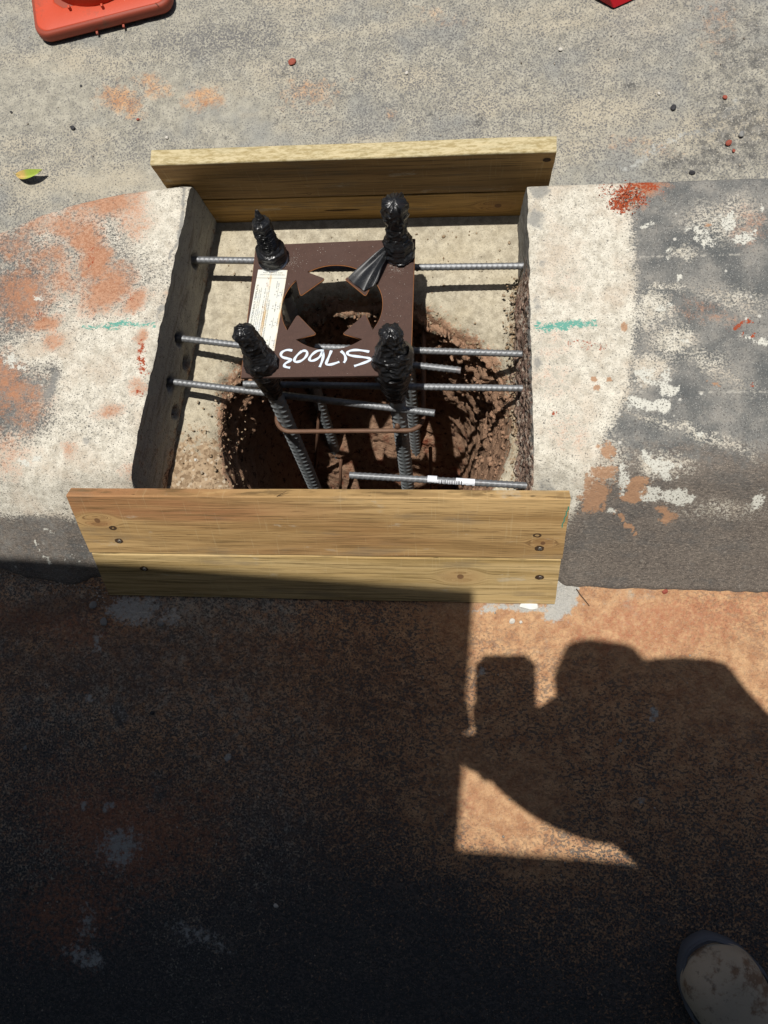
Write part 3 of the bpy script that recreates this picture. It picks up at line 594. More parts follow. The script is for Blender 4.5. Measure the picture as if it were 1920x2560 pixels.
# loose crumbs along the rim and the foot of the walls
def crumbs(name, pts, rmin, rmax, mat, label, seed):
    base = [stone_mesh('c', 1.0, seed+i, .75, 1) for i in range(4)]
    bases = [(np.array([v.co[:] for v in b.vertices]), np.array([p.vertices[:] for p in b.polygons])) for b in base]
    Vs, Fs, off = [], [], 0; rg = np.random.default_rng(seed)
    for p in pts:
        v, f = bases[rg.integers(4)]; a = rg.uniform(0, 6.28); s = rmin+(rmax-rmin)*rg.random()**3
        m = np.array([[math.cos(a), -math.sin(a), 0], [math.sin(a), math.cos(a), 0], [0, 0, 1]])
        Vs.append((v*s*rg.uniform(.55, 1.35, 3))@m.T+np.array(p)+np.array([0, 0, s*.35])); Fs.append(f+off); off += len(v)
    me = npmesh(name, np.concatenate(Vs), np.concatenate(Fs)); setattr_rgba(me, 'paint', np.tile([[.1, .7, .1]], (len(me.vertices), 1)))
    return tag(link(name, me, mat), label, kind='stuff')
pts = []
rg = np.random.default_rng(3)
for k in range(900):                                             # crumbling back rim
    i = rg.integers(NA)
    if rg.random() > .15+.85*crumb[i]: continue
    k2 = int(min(NR-1, abs(rg.normal(0, 10)))); pts.append(A[k2][i])
for k in range(1100):                                            # foot of the right wall
    y = rg.uniform(.2, .62); pts.append((.138-abs(rg.normal(0, .012)), y, .008+.012*rg.random()))
for k in range(170):                                            # front left corner
    pts.append((rg.uniform(-.53, -.40), rg.uniform(.16, .40), .006))
for k in range(200): pts.append((rg.uniform(-.45, .13), rg.uniform(.62, .74), .004))
HP = []
for k in range(1500):
    i = rg.integers(NA)
    if st_[i] < -.2 and ct[i] < .2: continue
    kk = int(1+abs(rg.normal(0, 32)))
    if kk < 150: p_ = A2[kk][i]; HP.append((p_[0]-ct[i]*.001, p_[1]-st_[i]*.001, p_[2]))
crumbs('soil_crumbs', pts, .0008, .0042, M_EARTH, 'loose crumbs of earth and broken concrete round the rim of the hole', 5)
hc_ = crumbs('soil_clods', HP, .0014, .0085, M_EARTH, 'clods of reddish earth stuck to the wall of the bored hole', 25)
hc_.data.attributes['paint'].data.foreach_set('color', np.tile([.95, .0, .15, 1.], len(hc_.data.vertices)))
t = NT('road_grit'); gsx = t.sep(t.voro(300, t.g, 'F1', 'Color')); M_GRIT = t.done(t.mix(gsx[0], (.12, .10, .085), (.50, .44, .36)), .9)
pts = []
for k in range(1500):
    x, y = rg.uniform(-1.0, .75), rg.uniform(-.85, 1.25)
    if -.02 < y < .80 and (x > .1 or x < -.45): pts.append((x, y, HK)) if (.26 < y < .70 and (x > .17 or x < -.60) and rg.random() < .5) else None
    elif -.02 < y < .82: continue
    else: pts.append((x, y, -.001))
for k in range(260):
    c = at(1548+abs(rg.normal(0, 34)), 0, .15)[0]; u = rg.normal(0, 1); q = at(1572+rg.normal(0, 26), 495+rg.normal(0, 16), .15); pts.append((q[0], q[1], HK))
for k in range(900):
    x_ = rg.uniform(-.95, -.63); pts.append((x_, float(yf_left(x_))-.004-abs(rg.normal(0, .014)), 0))
crumbs('loose_grit', pts, .0007, .0026, M_GRIT, 'fine grit scattered over the asphalt and the island', 9)
t = NT('dark_red_grit'); M_RGRIT = t.done(t.mix(t.noise(90), (.10, .02, .01), (.30, .07, .03)), .9)
pts = []
for k in range(170):
    a = rg.normal(0, 1); q = at(1560+rg.normal(0, 30), 497+rg.normal(0, 22), .15); pts.append((q[0], q[1], HK+.001))
crumbs('red_soil_crumbs', pts, .0007, .0024, M_RGRIT, 'crumbs of red dirt spilt on the right half of the island', 13)

# ------------------------------------------------------------------ formwork boards
W1 = mat_wood('treated_pine_front_upper', (.33, .195, .075), (.56, .37, .165), (.30, .115, .05), knots=((-.392, .012, .008), (.395, -.030, .006)), seed=1.0, green=.03)
W2 = mat_wood('treated_pine_front_lower', (.38, .245, .09), (.60, .43, .21), (.30, .16, .065), knots=((.255, .012, .009),), seed=2.3, green=.10)
W3 = mat_wood('treated_pine_back_upper', (.25, .14, .045), (.43, .255, .09), (.20, .10, .035), seed=3.7, green=.05, edge=.0565)
W4 = mat_wood('treated_pine_back_lower', (.34, .195, .055), (.52, .315, .10), (.30, .145, .045), knots=((.27, .0, .010),), seed=5.2)
t = NT('dark_hole'); M_HOLE = t.done(t.mix(t.noise(200), (.02, .012, .006), (.09, .05, .025)), .9)
M_SCREW = mat_steel('screw_steel', (.2, .18, .15), (.5, .47, .4), .3, .35)
M_GREEN = mat_flat('green_chalk', (.03, .25, .18), .8, .4, 200)
def plank(name, L, Wd, T, mat, parent, y, seed, bev=.0022):
    "plank in its own frame: length x, width y, thickness z (face at z=0, body below)"
    nx, ny = 90, 8
    bm = bmesh.new()
    def profile():
        p = []
        hw = Wd/2
        for (a, b) in ((-hw, -T+bev), (-hw, -bev), (-hw+bev*.4, -bev*.35), (-hw+bev, 0)): p.append((a, b))
        for k in range(1, ny): p.append((-hw+bev+(2*hw-2*bev)*k/ny, 0))
        for (a, b) in ((hw-bev, 0), (hw-bev*.4, -bev*.35), (hw, -bev), (hw, -T+bev), (hw-bev, -T), (-hw+bev, -T)): p.append((a, b))
        return np.array(p)
    pr = profile(); n = len(pr)
    xs_ = np.linspace(-L/2, L/2, nx)
    Vv = []
    for i, x in enumerate(xs_):
        q = pr.copy()
        q[:, 0] += .0012*(vnoise(np.full(n, x*9+seed), np.sign(q[:, 0])*3+seed)-.5)*2*(np.abs(q[:, 0]) > Wd/2-bev*1.1)
        q[:, 1] += .0010*(vnoise(np.full(n, x*5+seed), q[:, 0]*20+seed)-.5)
        e = min(x+L/2, L/2-x)
        xx = x+ (0 if 0 < i < nx-1 else 0)+ (.0010*(vnoise(q[:, 0]*200+seed, q[:, 1]*200)-.5) if i in (0, nx-1) else 0)
        Vv.append(np.column_stack([np.full(n, x) if np.isscalar(xx) else xx, q[:, 0]+y, q[:, 1]]))
    Vv = np.array(Vv).reshape(-1, 3)
    Ff = [tuple(f) for f in gridfaces(nx, n, True)[:, ::-1]]+[tuple(range(n))[::-1], tuple((nx-1)*n+k for k in range(n))]
    Ff = [f[::-1] for f in Ff]
    V0 = Vv.copy(); V0[:, 1] -= y
    me = mesh(name, V0, Ff); bmx = bmesh.new(); bmx.from_mesh(me); bmesh.ops.recalc_face_normals(bmx, faces=bmx.faces[:]); bmx.to_mesh(me); bmx.free()
    o = link(name, me, mat, parent); o.location = (0, y, 0)
    return o
def disc(name, x, y, r, mat, parent, z=.0004, kind='hole', seed=0, el=1.4):
    bm = bmesh.new(); rgd = random.Random(seed); n = 18
    ring = [bm.verts.new((x+math.cos(2*math.pi*k/n)*r*el*rgd.uniform(.88, 1.08), y+math.sin(2*math.pi*k/n)*r*rgd.uniform(.88, 1.08), z)) for k in range(n)]
    c = bm.verts.new((x, y, z-.0002))
    for k in range(n): bm.faces.new((ring[k], ring[(k+1) % n], c))
    return bm_obj(name, bm, mat, parent)
def screw(x, y, parent, seed=0):
    disc('screw_hole', x, y, .0062, M_HOLE, parent, seed=seed, el=1.35)
    bm = bmesh.new(); bmesh.ops.create_cone(bm, cap_ends=True, segments=14, radius1=.0036, radius2=.0030, depth=.0012)
    bmesh.ops.translate(bm, vec=(x+.001, y-.0005, .0012), verts=bm.verts); bm_obj('screw', bm, M_SCREW, parent)
    bm = box_bm(.005, .0009, .0004, mtx=Matrix.Translation((x+.001, y-.0005, .0020))@Matrix.Rotation(seed, 4, 'Z')); bm_obj('screw_slot', bm, M_HOLE, parent)
# front pair, lying back on the sloping kerb face
tl = Vector(at(152, 1237, .183)); tr_ = Vector(at(1430, 1249, .183)); bl_ = Vector(at(283, 1492, .0025)); br_ = Vector(at(1387, 1509, .0025))
ex = ((tr_-tl)+(br_-bl_)).normalized(); ey = ((tl-bl_)+(tr_-br_)); ey = (ey-ex*ey.dot(ex)).normalized(); ez = ex.cross(ey)
LF = ((tr_-tl).length+(br_-bl_).length)/2; WF = ((tl-bl_).length+(tr_-br_).length)/2
cen = (tl+tr_+bl_+br_)/4
ff = empty('formwork_board_pair', (0, 0, 0), 'pair of long sunlit pine planks leaning on the sloping front of the cut', 'formwork boards')
ff.matrix_world = Matrix(((ex.x, ey.x, ez.x, cen.x), (ex.y, ey.y, ez.y, cen.y), (ex.z, ey.z, ez.z, cen.z), (0, 0, 0, 1)))
w1 = WF*.545; w2 = WF-w1-.0012
p1 = plank('plank', LF, w1, .024, W1, ff, WF/2-w1/2, 1.3); p1['label'] = 'upper plank with reddish streaks and a green pen mark'
p2 = plank('plank', LF-.004, w2, .023, W2, ff, -WF/2+w2/2, 4.1); p2['label'] = 'lower plank half in shade, with a round knot near the right'
disc('screw_hole', -.368, -.005, .0055, M_HOLE, p1, seed=1); screw(-.366, -.036, p1, .7)
disc('screw_hole', .384, -.012, .0048, M_HOLE, p1, seed=3, el=1.6); screw(.390, -.042, p1, 1.9)
screw(-.338, .020, p2, .3); screw(.396, .014, p2, 1.2)
pen = []
for k in range(5): pen.append(((.428-.0018*k, .046-.007*k), (.424-.0016*k, .040-.0075*k)))
bm = bmesh.new()
for k in range(7):
    a = Vector((.429-.0010*k+.0012*(k % 2), .052-.0065*k, .0006)); b = a+Vector((-.0022+.003*((k+1) % 2), -.0070, 0)); d = (b-a).normalized(); nn = Vector((-d.y, d.x, 0))*.0009
    bm.faces.new([bm.verts.new(v) for v in (a+nn, a-nn, b-nn, b+nn)])
bm_obj('pen_mark', bm, M_GREEN, p1)
# back pair, upright behind the cut
hb = .205
a0 = Vector(at(376, 412, hb)); a1 = Vector(at(1392, 379, hb))
ex = (a1-a0); ex.z = 0; LB = ex.length; ex.normalize(); ey = Vector((0, 0, 1)); ez = ex.cross(ey)
cen = (a0+a1)/2; cen.z = (hb-.004)/2+.0005
fb = empty('formwork_board_pair', (0, 0, 0), 'pair of upright shaded pine planks closing the back of the cut', 'formwork boards')
fb.matrix_world = Matrix(((ex.x, ey.x, ez.x, cen.x), (ex.y, ey.y, ez.y, cen.y), (ex.z, ey.z, ez.z, cen.z), (0, 0, 0, 1)))
WB = hb+.003; w1 = WB*.56; w2 = WB-w1-.0013
p3 = plank('plank', LB, w1, .030, W3, fb, WB/2-w1/2, 7.7); p3['label'] = 'upper plank with a pale weathered top edge'
p4 = plank('plank', LB-.01, w2, .029, W4, fb, -WB/2+w2/2, 9.2); p4['label'] = 'lower plank with a dark split in the grain'
disc('screw_hole', .345, .036, .0055, M_HOLE, p3, seed=8)
disc('crack', -.035, -.002, .0019, M_HOLE, p4, seed=9, el=20); disc('knot', -.09, -.046, .0030, M_HOLE, p3, seed=11, el=1.5)

# ------------------------------------------------------------------ reinforcing bars
M_BAR = mat_steel('mill_steel', (.13, .135, .14), (.34, .35, .36), .14, .42, .6)
M_BIG = mat_steel('dull_grey_bar_steel', (.20, .225, .235), (.40, .43, .44), .05, .45, .2)
def rebar_mesh(name, p0, p1, r, pitch, ribh, seg=28, per=7, chev=True, plain=0.0, roll=0.0, slant=.9, caps=True):
    p0, p1 = Vector(p0), Vector(p1); L = (p1-p0).length; a, b, d = frame_along(p1-p0)
    n = int(L/pitch*per)+2; s = np.linspace(0, L, n)[:, None]; k = np.arange(seg)[None, :]; th_ = 2*np.pi*k/seg
    ph = (th_ % np.pi)/np.pi                                      # 0..1 over each half
    cres = np.sin(np.pi*ph)**.6
    sh = (np.where(th_ < np.pi, ph, 1-ph) if chev else ph)*slant
    q = (s/pitch+sh+np.where(th_ < np.pi, 0, .5 if not chev else 0)) % 1.0
    rib = np.exp(-((q-.5)/.17)**2)*cres
    lon = np.exp(-(np.minimum(ph, 1-ph)/.045)**2)
    amp = ss(plain, plain+.03, s) if plain else 1.0
    rr = r+ribh*amp*np.maximum(rib, .8*lon)
    A = np.array(a); B = np.array(b); D = np.array(d)
    V = np.array(p0)[None, None, :]+s[..., None]*D+rr[..., None]*(np.cos(th_+roll)[..., None]*A+np.sin(th_+roll)[..., None]*B)
    Fq = [tuple(f) for f in gridfaces(n, seg, True)]
    if caps: Fq += [tuple(range(seg)), tuple((n-1)*seg+j for j in range(seg))[::-1]]
    me = mesh(name, V.reshape(-1, 3), Fq)
    bmx = bmesh.new(); bmx.from_mesh(me); bmesh.ops.recalc_face_normals(bmx, faces=bmx.faces[:]); bmx.to_mesh(me); bmx.free()
    me.polygons.foreach_set('use_smooth', [len(p.vertices) == 4 for p in me.polygons]); return me
LB_ = {'r1l': 'backmost short steel bar out of the left kerb, passing under the template plate', 'r1r': 'backmost steel bar out of the right kerb, passing under the template plate',
       'r2l': 'second bar out of the left kerb, cut end showing right of the cage', 'r2r': 'second steel bar from the back out of the right kerb, ending behind the plate lettering',
       'r3l': 'third bar out of the left kerb, cut end beside the bent rusty ring', 'r3r': 'third bar out of the right kerb, crossing just in front of the plate',
       'r4': 'frontmost short steel bar out of the right kerb with a white barcode sticker'}
bars = {}
for i, (k, (a, b)) in enumerate(RODS.items()):
    z0 = {'r2l': .066, 'r3l': .064}.get(k, .078 if k != 'r1l' else .070)
    pa, pb = at(a[0], a[1], z0), at(b[0], b[1], z0+(.004 if k in ('r2l', 'r3l') else 0))
    pa, pb = Vector(pa), Vector(pb); d = (pb-pa).normalized()
    if k.endswith('l'): pa = pa-d*.035
    if k.endswith('r') or k == 'r4': pb = pb+d*.030
    me = rebar_mesh('reinforcing_bar', pa, pb, .0060, .0095, .0009, seg=24, per=8, chev=False, roll=.5+i*.7, slant=.9)
    bars[k] = tag(link('reinforcing_bar', me, M_BAR), LB_[k], 'steel bar', 'ribbed steel bars drilled into the kerb halves')
# sticker on the front bar
M_PAPER = mat_flat('white_sticker_paper', (.72, .74, .78), .55, .08, 80); M_INK = mat_flat('black_print', (.02, .02, .022), .6, .1)
pa, pb = Vector(at(1069, 1198, .078)), Vector(at(1187, 1206, .078)); a, b, d = frame_along(pb-pa); Ls = (pb-pa).length
def bar_patch(name, s0, s1, t0, t1, rr, mat, parent, jag=0.0):
    bm = bmesh.new(); g = []
    ns, nt_ = 12, 8
    for i in range(ns+1):
        s = s0+(s1-s0)*i/ns; row = []
        for j in range(nt_+1):
            tt = t0+(t1+jag*(random.random()-.5)-t0)*j/nt_; row.append(bm.verts.new(pa+d*s+a*(math.cos(tt)*rr)+b*(math.sin(tt)*rr)))
        g.append(row)
    for i in range(ns):
        for j in range(nt_): bm.faces.new((g[i][j], g[i+1][j], g[i+1][j+1], g[i][j+1]))
    return bm_obj(name, bm, mat, parent)
up = math.pi/2
bar_patch('sticker', 0, Ls*.20, up-1.1, up+.9, .0073, M_PAPER, bars['r4'], .15); bar_patch('sticker', Ls*.20, Ls*.62, up+.2, up+1.2, .0073, M_PAPER, bars['r4'], .5); bar_patch('sticker', Ls*.60, Ls, up-.8, up+1.1, .0073, M_PAPER, bars['r4'], .5)
rgb_ = random.Random(4); s = Ls*.24
while s < Ls*.74:
    w_ = rgb_.choice((.0006, .0006, .0012, .0018)); bar_patch('barcode_line', s, s+w_, up+.1, up+1.15, .0074, M_INK, bars['r4']); s += w_+rgb_.choice((.0009, .0014, .0020))

# ------------------------------------------------------------------ anchor bolt cage
V3 = _ray(1110, 1970); vd = np.array([V3.dot(UX), V3.dot(UY), V3.dot(UZ)]); vd /= np.linalg.norm(vd)
cn = -vd
CC = np.array([-.205, .508, .168]); cu = np.array([1.0, -.008, -.012]); cu -= cu.dot(cn)*cn; cu /= np.linalg.norm(cu); cw = np.cross(cn, cu)
cage = empty('anchor_bolt_cage', (0, 0, 0), 'tilted foundation bolt cage with a brown steel template plate and four taped bolts', 'bolt cage')
cage.matrix_world = Matrix(((cu[0], cw[0], cn[0], CC[0]), (cu[1], cw[1], cn[1], CC[1]), (cu[2], cw[2], cn[2], CC[2]), (0, 0, 0, 1)))
MI = cage.matrix_world.inverted()
def onplate(px, py, h=0.0):
    "cage-frame u, w of the plate point that the photo shows at px, py"
    r = _ray(px, py); w = np.array([r.dot(UX), r.dot(UY), r.dot(UZ)]); o = np.array([0, 0, CAM_H])
    q = o+w*((CC+cn*h-o).dot(cn)/w.dot(cn)); l = MI@Vector(q); return (l.x, l.y)
M_PLATE = mat_rust('brown_rusted_plate', (.050, .027, .021), (.092, .050, .037), (.078, .046, .037), .0, .68)
M_RUSTO = mat_rust('orange_rust', (.16, .06, .02), (.34, .14, .05), (.22, .08, .03))
# plate outline with the notched round opening
PT = .0045
out = [(-.149, -.1365), (.1405, -.1375), (.1445, .150), (-.1493, .147)]
hc = (.0, .0065); rc = .0905
loop = []
tabs = [45, 131, 221, 317]
def arc(c, r, a0, a1, n): return [(c[0]+r*math.cos(R(a0+(a1-a0)*k/n)), c[1]+r*math.sin(R(a0+(a1-a0)*k/n))) for k in range(n+1)]
def rounded(p, q, s, r=.0045, n=5):
    "points rounding corner q between p and s"
    p, q, s = Vector(p), Vector(q), Vector(s); d1 = (p-q).normalized(); d2 = (s-q).normalized(); a = q+d1*r; b = q+d2*r
    return [tuple((a*(1-t)+q*t)*(1-t)+(q*(1-t)+b*t)*t) for t in [k/n for k in range(n+1)]]
for i, tb in enumerate(tabs):
    nxt = tabs[(i+1) % 4]+(360 if i == 3 else 0)
    c1 = (hc[0]+rc*math.cos(R(tb-8)), hc[1]+rc*math.sin(R(tb-8))); c2 = (hc[0]+rc*math.cos(R(tb+8)), hc[1]+rc*math.sin(R(tb+8)))
    k1 = (hc[0]+.0625*math.cos(R(tb-26)), hc[1]+.0625*math.sin(R(tb-26))); k2 = (hc[0]+.0625*math.cos(R(tb+26)), hc[1]+.0625*math.sin(R(tb+26)))
    loop += [c1]+rounded(c1, k1, k2)+rounded(k1, k2, c2)+[c2]
    loop += arc(hc, rc, tb+8, nxt-8, 20)[1:-1]
bm = bmesh.new()
def fill_plate(z, flip):
    o = [bm.verts.new((x, y, z)) for x, y in out]; l = [bm.verts.new((x, y, z)) for x, y in loop]
    eo = [bm.edges.new((o[k], o[(k+1) % 4])) for k in range(4)]; el = [bm.edges.new((l[k], l[(k+1) % len(l)])) for k in range(len(l))]
    bmesh.ops.triangle_fill(bm, use_beauty=True, use_dissolve=False, edges=eo+el); return o, l
ot, lt = fill_plate(0, False); ob, lb = fill_plate(-PT, True)
for A_, B_ in ((ot, ob), (lt, lb)):
    n = len(A_)
    for k in range(n): bm.faces.new((A_[k], A_[(k+1) % n], B_[(k+1) % n], B_[k]))
bmesh.ops.recalc_face_normals(bm, faces=bm.faces[:])
plate = bm_obj('template_plate', bm, M_PLATE, cage)
# rusty rim of the opening
for i in range(1):
    V_, F_ = tube([(x, y, -.0018) for x, y in loop], .0011, 6, True)
    link('rusty_edge', mesh('rusty_edge', V_, F_), M_RUSTO, plate, True)
    V_, F_ = tube([(-.1495, -.1365, -.002), (-.1495, .147, -.002)], .0010, 6); link('rusty_edge', mesh('rusty_edge', V_, F_), M_RUSTO, plate, True)
    V_, F_ = tube([(.1408, -.1375, -.002), (.1448, .150, -.002)], .0010, 6); link('rusty_edge', mesh('rusty_edge', V_, F_), M_RUSTO, plate, True)
# marker lettering, written with its foot away from the viewer (upside down in the photo)
M_MARK = mat_flat('white_paint_marker', (.62, .70, .78), .5, .12, 150)
def c3(x, y): return onplate(560+x/3.072, 480+y/3.072)
STROKES = [[(525, 1218), (485, 1211), (445, 1228), (434, 1252), (448, 1270), (485, 1279), (522, 1286), (505, 1298), (468, 1318), (460, 1336), (478, 1346), (508, 1350)],
    [(600, 1222), (570, 1245), (545, 1275), (538, 1298), (552, 1307), (585, 1302), (618, 1280), (638, 1252), (640, 1228), (622, 1218), (600, 1222)],
    [(765, 1222), (742, 1216), (712, 1222), (680, 1245), (657, 1275), (656, 1292), (672, 1299), (705, 1290), (735, 1268), (752, 1240), (760, 1222), (764, 1255), (756, 1295), (735, 1345)],
    [(825, 1218), (812, 1252), (795, 1290), (782, 1322), (800, 1329), (840, 1322), (886, 1305)],
    [(898, 1222), (922, 1243), (935, 1272), (933, 1295), (920, 1312)],
    [(1116, 1228), (1075, 1220), (1025, 1214), (980, 1216), (950, 1228), (946, 1244), (965, 1256), (1020, 1264), (1075, 1270), (1118, 1278), (1128, 1290), (1105, 1302), (1050, 1322), (1000, 1338)]]
def ribbon(pts, w, z, name, mat, parent):
    P = [Vector((p[0], p[1], z)) for p in pts]
    # smooth (Chaikin)
    for _ in range(2):
        Q = [P[0]]
        for a, b in zip(P[:-1], P[1:]): Q += [a*.75+b*.25, a*.25+b*.75]
        Q.append(P[-1]); P = Q
    bm = bmesh.new(); prev = None
    for i, p in enumerate(P):
        t_ = (P[min(i+1, len(P)-1)]-P[max(i-1, 0)]).normalized(); n_ = Vector((-t_.y, t_.x, 0))*w*(.9+.15*math.sin(i*.7))
        a, b = bm.verts.new(p+n_), bm.verts.new(p-n_)
        if prev: bm.faces.new((prev[0], prev[1], b, a))
        prev = (a, b)
    return bm_obj(name, bm, mat, parent)
for i, (s, nm) in enumerate(zip(STROKES, 'three zero six seven one letter'.split())): ribbon([c3(*p) for p in s], .0024, .0003+.00004*i, 'marker_'+nm, M_MARK, plate)
# paper sticker
t = NT('rust_stained_label')
v = t.sep(t.tc); n1 = t.noise(55, 5, .75, t.tc); n2 = t.noise(1, 4, .7, t.mapping((60, 14, 1), vec=t.tc))
c = t.mix(t.smooth(n1, .3, .7), (.62, .64, .62), (.74, .72, .60))
edge = t.math('ADD', t.smooth(v[0], .018, .028), t.smooth(t.math('ABSOLUTE', t.math('ADD', v[0], .002)), .007, .001))
c = t.mix(t.math('MULTIPLY', t.smooth(t.math('MULTIPLY', edge, n2), .36, .60), .75), c, (.55, .33, .10))
c = t.mix(t.math('MULTIPLY', t.smooth(t.math('MULTIPLY', t.smooth(t.math('ABSOLUTE', t.math('ADD', v[0], .006)), .006, .001), t.noise(70, 4, .6, t.tc)), .50, .62), .9), c, (.28, .10, .035))
M_LABEL = t.done(c, .5, spec=.4)
s0, s1, s2 = Vector(onplate(648, 675)), Vector(onplate(719, 676)), Vector(onplate(688, 874))
sx_ = (s1-s0).normalized(); sy = Vector((-sx_.y, sx_.x)); sy = ((s1-s2)-sx_*(s1-s2).dot(sx_)).normalized(); sx_ = Vector((sy.y, -sy.x))
SW, SH = .0545, .172; sc_ = s1-sx_*(SW/2)-sy*(SH/2)
ang = math.atan2(sx_.y, sx_.x)
bm = box_bm(SW, SH, .0006); label = bm_obj('instruction_label', bm, M_LABEL, plate); label.location = (sc_.x, sc_.y, .0005); label.rotation_euler = (0, 0, ang)
def text(body, x, y, size, rot, mat, parent, z=.0005, w=None, name='lettering'):
    cu_ = bpy.data.curves.new(name, 'FONT'); cu_.body = body; cu_.size = size; cu_.align_x = 'LEFT'; cu_.resolution_u = 2
    o = bpy.data.objects.new(name, cu_); me = bpy.data.meshes.new_from_object(o)
    bpy.data.objects.remove(o); bpy.data.curves.remove(cu_)
    co = np.array([v.co[:] for v in me.vertices]); 
    if w and len(co): co[:, 0] *= w/max(1e-6, co[:, 0].max())
    ca, sa = math.cos(rot), math.sin(rot); q = np.column_stack([x+co[:, 0]*ca-co[:, 1]*sa, y+co[:, 0]*sa+co[:, 1]*ca, np.full(len(co), z)])
    me.vertices.foreach_set('co', q.ravel()); me.update(); me.name = name
    return link(name, me, mat, parent)
hp = math.pi/2
def tx(body, u, size, y_end_w): pass
x_ = -SW/2
text('FOUNDATION BOLT TEMPLATE', x_+.0062, -.052, .0050, hp, M_INK, label, w=.105)
LN = [('bolts to suit your pole and soil type. These GM Poles to design', .0100, .098), ('length of bolts, does not determine footing depth. Bolts', .0132, .112), ('designed to suit soil and pole.', .0164, .052),
      ('if fitting wall bracket types, ie: Bolt', .0206, .112), ('template is used it is recommended that they work to suit', .0245, .103), ('without welding and only. Longer bolts may be required', .0277, .115)]
for s_, dx_, wv in LN: text(s_, x_+dx_, -.066+(.0 if wv > .1 else .01), .0024, hp, M_INK, label, w=wv)
text('ORIENTATION OF FOUNDATION BOLTS', x_+.0318, -.070, .0036, hp, M_INK, label, w=.090)
text('3 BOLTS', x_+.052, -.080, .0026, hp, M_INK, label, w=.016); text('4 BOLTS', x_+.052, -.035, .0026, hp, M_INK, label, w=.016); text('6 BOLTS', x_+.052, .0, .0026, hp, M_INK, label, w=.014); text('8 BOLTS', x_+.052, .028, .0026, hp, M_INK, label, w=.014)
text('DIRECTION OF', x_+.0405, .045, .0024, hp, M_INK, label, w=.016); text('TRAFFIC', x_+.0440, .048, .0024, hp, M_INK, label, w=.010)
text('FOR MORE INFORMATION CONTACT', SW/2-.004, SH/2-.0100, .0030, math.pi, M_INK, label, w=.046)
text('GM POLES ON', SW/2-.008, SH/2-.0055, .0030, math.pi, M_INK, label, w=.036)
ribbon([(-SW/2, SH/2-.0185), (0, SH/2-.0185), (SW/2, SH/2-.0185)], .0003, .0006, 'printed_line', M_INK, label)
for (yy, n_) in ((-.068, 3), (-.030, 4), (.004, 6), (.034, 4)):
    ribbon([(x_+.0432, yy-.010), (x_+.0432, yy), (x_+.0432, yy+.012)], .00022, .0006, 'printed_line', M_INK, label)
    for k in range(n_):
        a_ = 2*math.pi*k/n_+.5; cx_, cy_ = x_+.0432+.0052*math.cos(a_), yy+.0052*math.sin(a_)
        V_, F_ = tube([(cx_+.0010*math.cos(u), cy_+.0010*math.sin(u), .0004) for u in np.linspace(0, 2*math.pi, 10, endpoint=False)], .00022, 4, True); link('printed_bolt_circle', mesh('printed_bolt_circle', V_, F_), M_INK, label)

# dust sprinkled on the plate
bm = bmesh.new(); rgd = random.Random(8)
def dust_at(cx, cy, sg, n, rmin, rmax):
    for _ in range(n):
        x, y = rgd.gauss(cx, sg), rgd.gauss(cy, sg)
        if abs(x) > .138 or y < -.134 or y > .145 or math.hypot(x-hc[0], y-hc[1]) < rc+.004: continue
        r_ = rmin+(rmax-rmin)*rgd.random()**3; a_ = rgd.random()*6.3
        q = [bm.verts.new((x+r_*math.cos(a_+k*2.1)*rgd.uniform(.6, 1.1), y+r_*math.sin(a_+k*2.1)*rgd.uniform(.6, 1.1), .0001)) for k in range(3)]; tp = bm.verts.new((x, y, .0001+r_*.7))
        for k in range(3): bm.faces.new((q[k], q[(k+1) % 3], tp))
dust_at(.112, .088, .009, 260, .0003, .0009); dust_at(-.082, .110, .009, 190, .0003, .0009); dust_at(-.05, .115, .05, 120, .0003, .0012); dust_at(.12, .05, .05, 160, .0003, .0012); dust_at(.12, .0, .04, 140, .0003, .0010); dust_at(.0, -.11, .06, 110, .0003, .0009); dust_at(.0, .12, .06, 110, .0003, .0009)
o = bm_obj('cement_dust', bm, mat_flat('cement_dust', (.5, .47, .42), .9), plate); o['kind'] = 'stuff'

# taped bolts
def mat_tape():
    t = NT('black_tape'); f = t.noise(34, 3, .5, t.tc); w = t.noise(1, 3, .5, t.mapping((45, 45, 200), (.5, .3, 0), vec=t.tc), .3); d = t.noise(260, 3, .7, t.tc)
    c = t.mix(t.math('MULTIPLY', t.smooth(t.math('MULTIPLY', f, d), .32, .46), .4), (.010, .010, .011), (.10, .10, .10))
    return t.done(c, t.math('MULTIPLY_ADD', d, .22, .20), t.bump(t.math('ADD', t.math('ABSOLUTE', t.math('SUBTRACT', f, .5)), t.math('MULTIPLY', t.math('ABSOLUTE', t.math('SUBTRACT', w, .5)), 1.3)), .55, .004), spec=.6)
M_TAPE = mat_tape()
t = NT('dusty_black_tape'); d_ = t.noise(500, 3, .7, t.tc); l_ = t.noise(30, 4, .6, t.tc)
M_TAPE2 = t.done(t.mix(t.math('MULTIPLY', t.smooth(t.math('ADD', t.math('MULTIPLY', d_, .6), t.math('MULTIPLY', l_, .4)), .52, .62), .5), (.013, .014, .016), (.16, .16, .16)), .42, spec=.4)
M_WASH = mat_steel('washer_steel', (.35, .36, .38), (.62, .63, .65), .02, .3, .9)
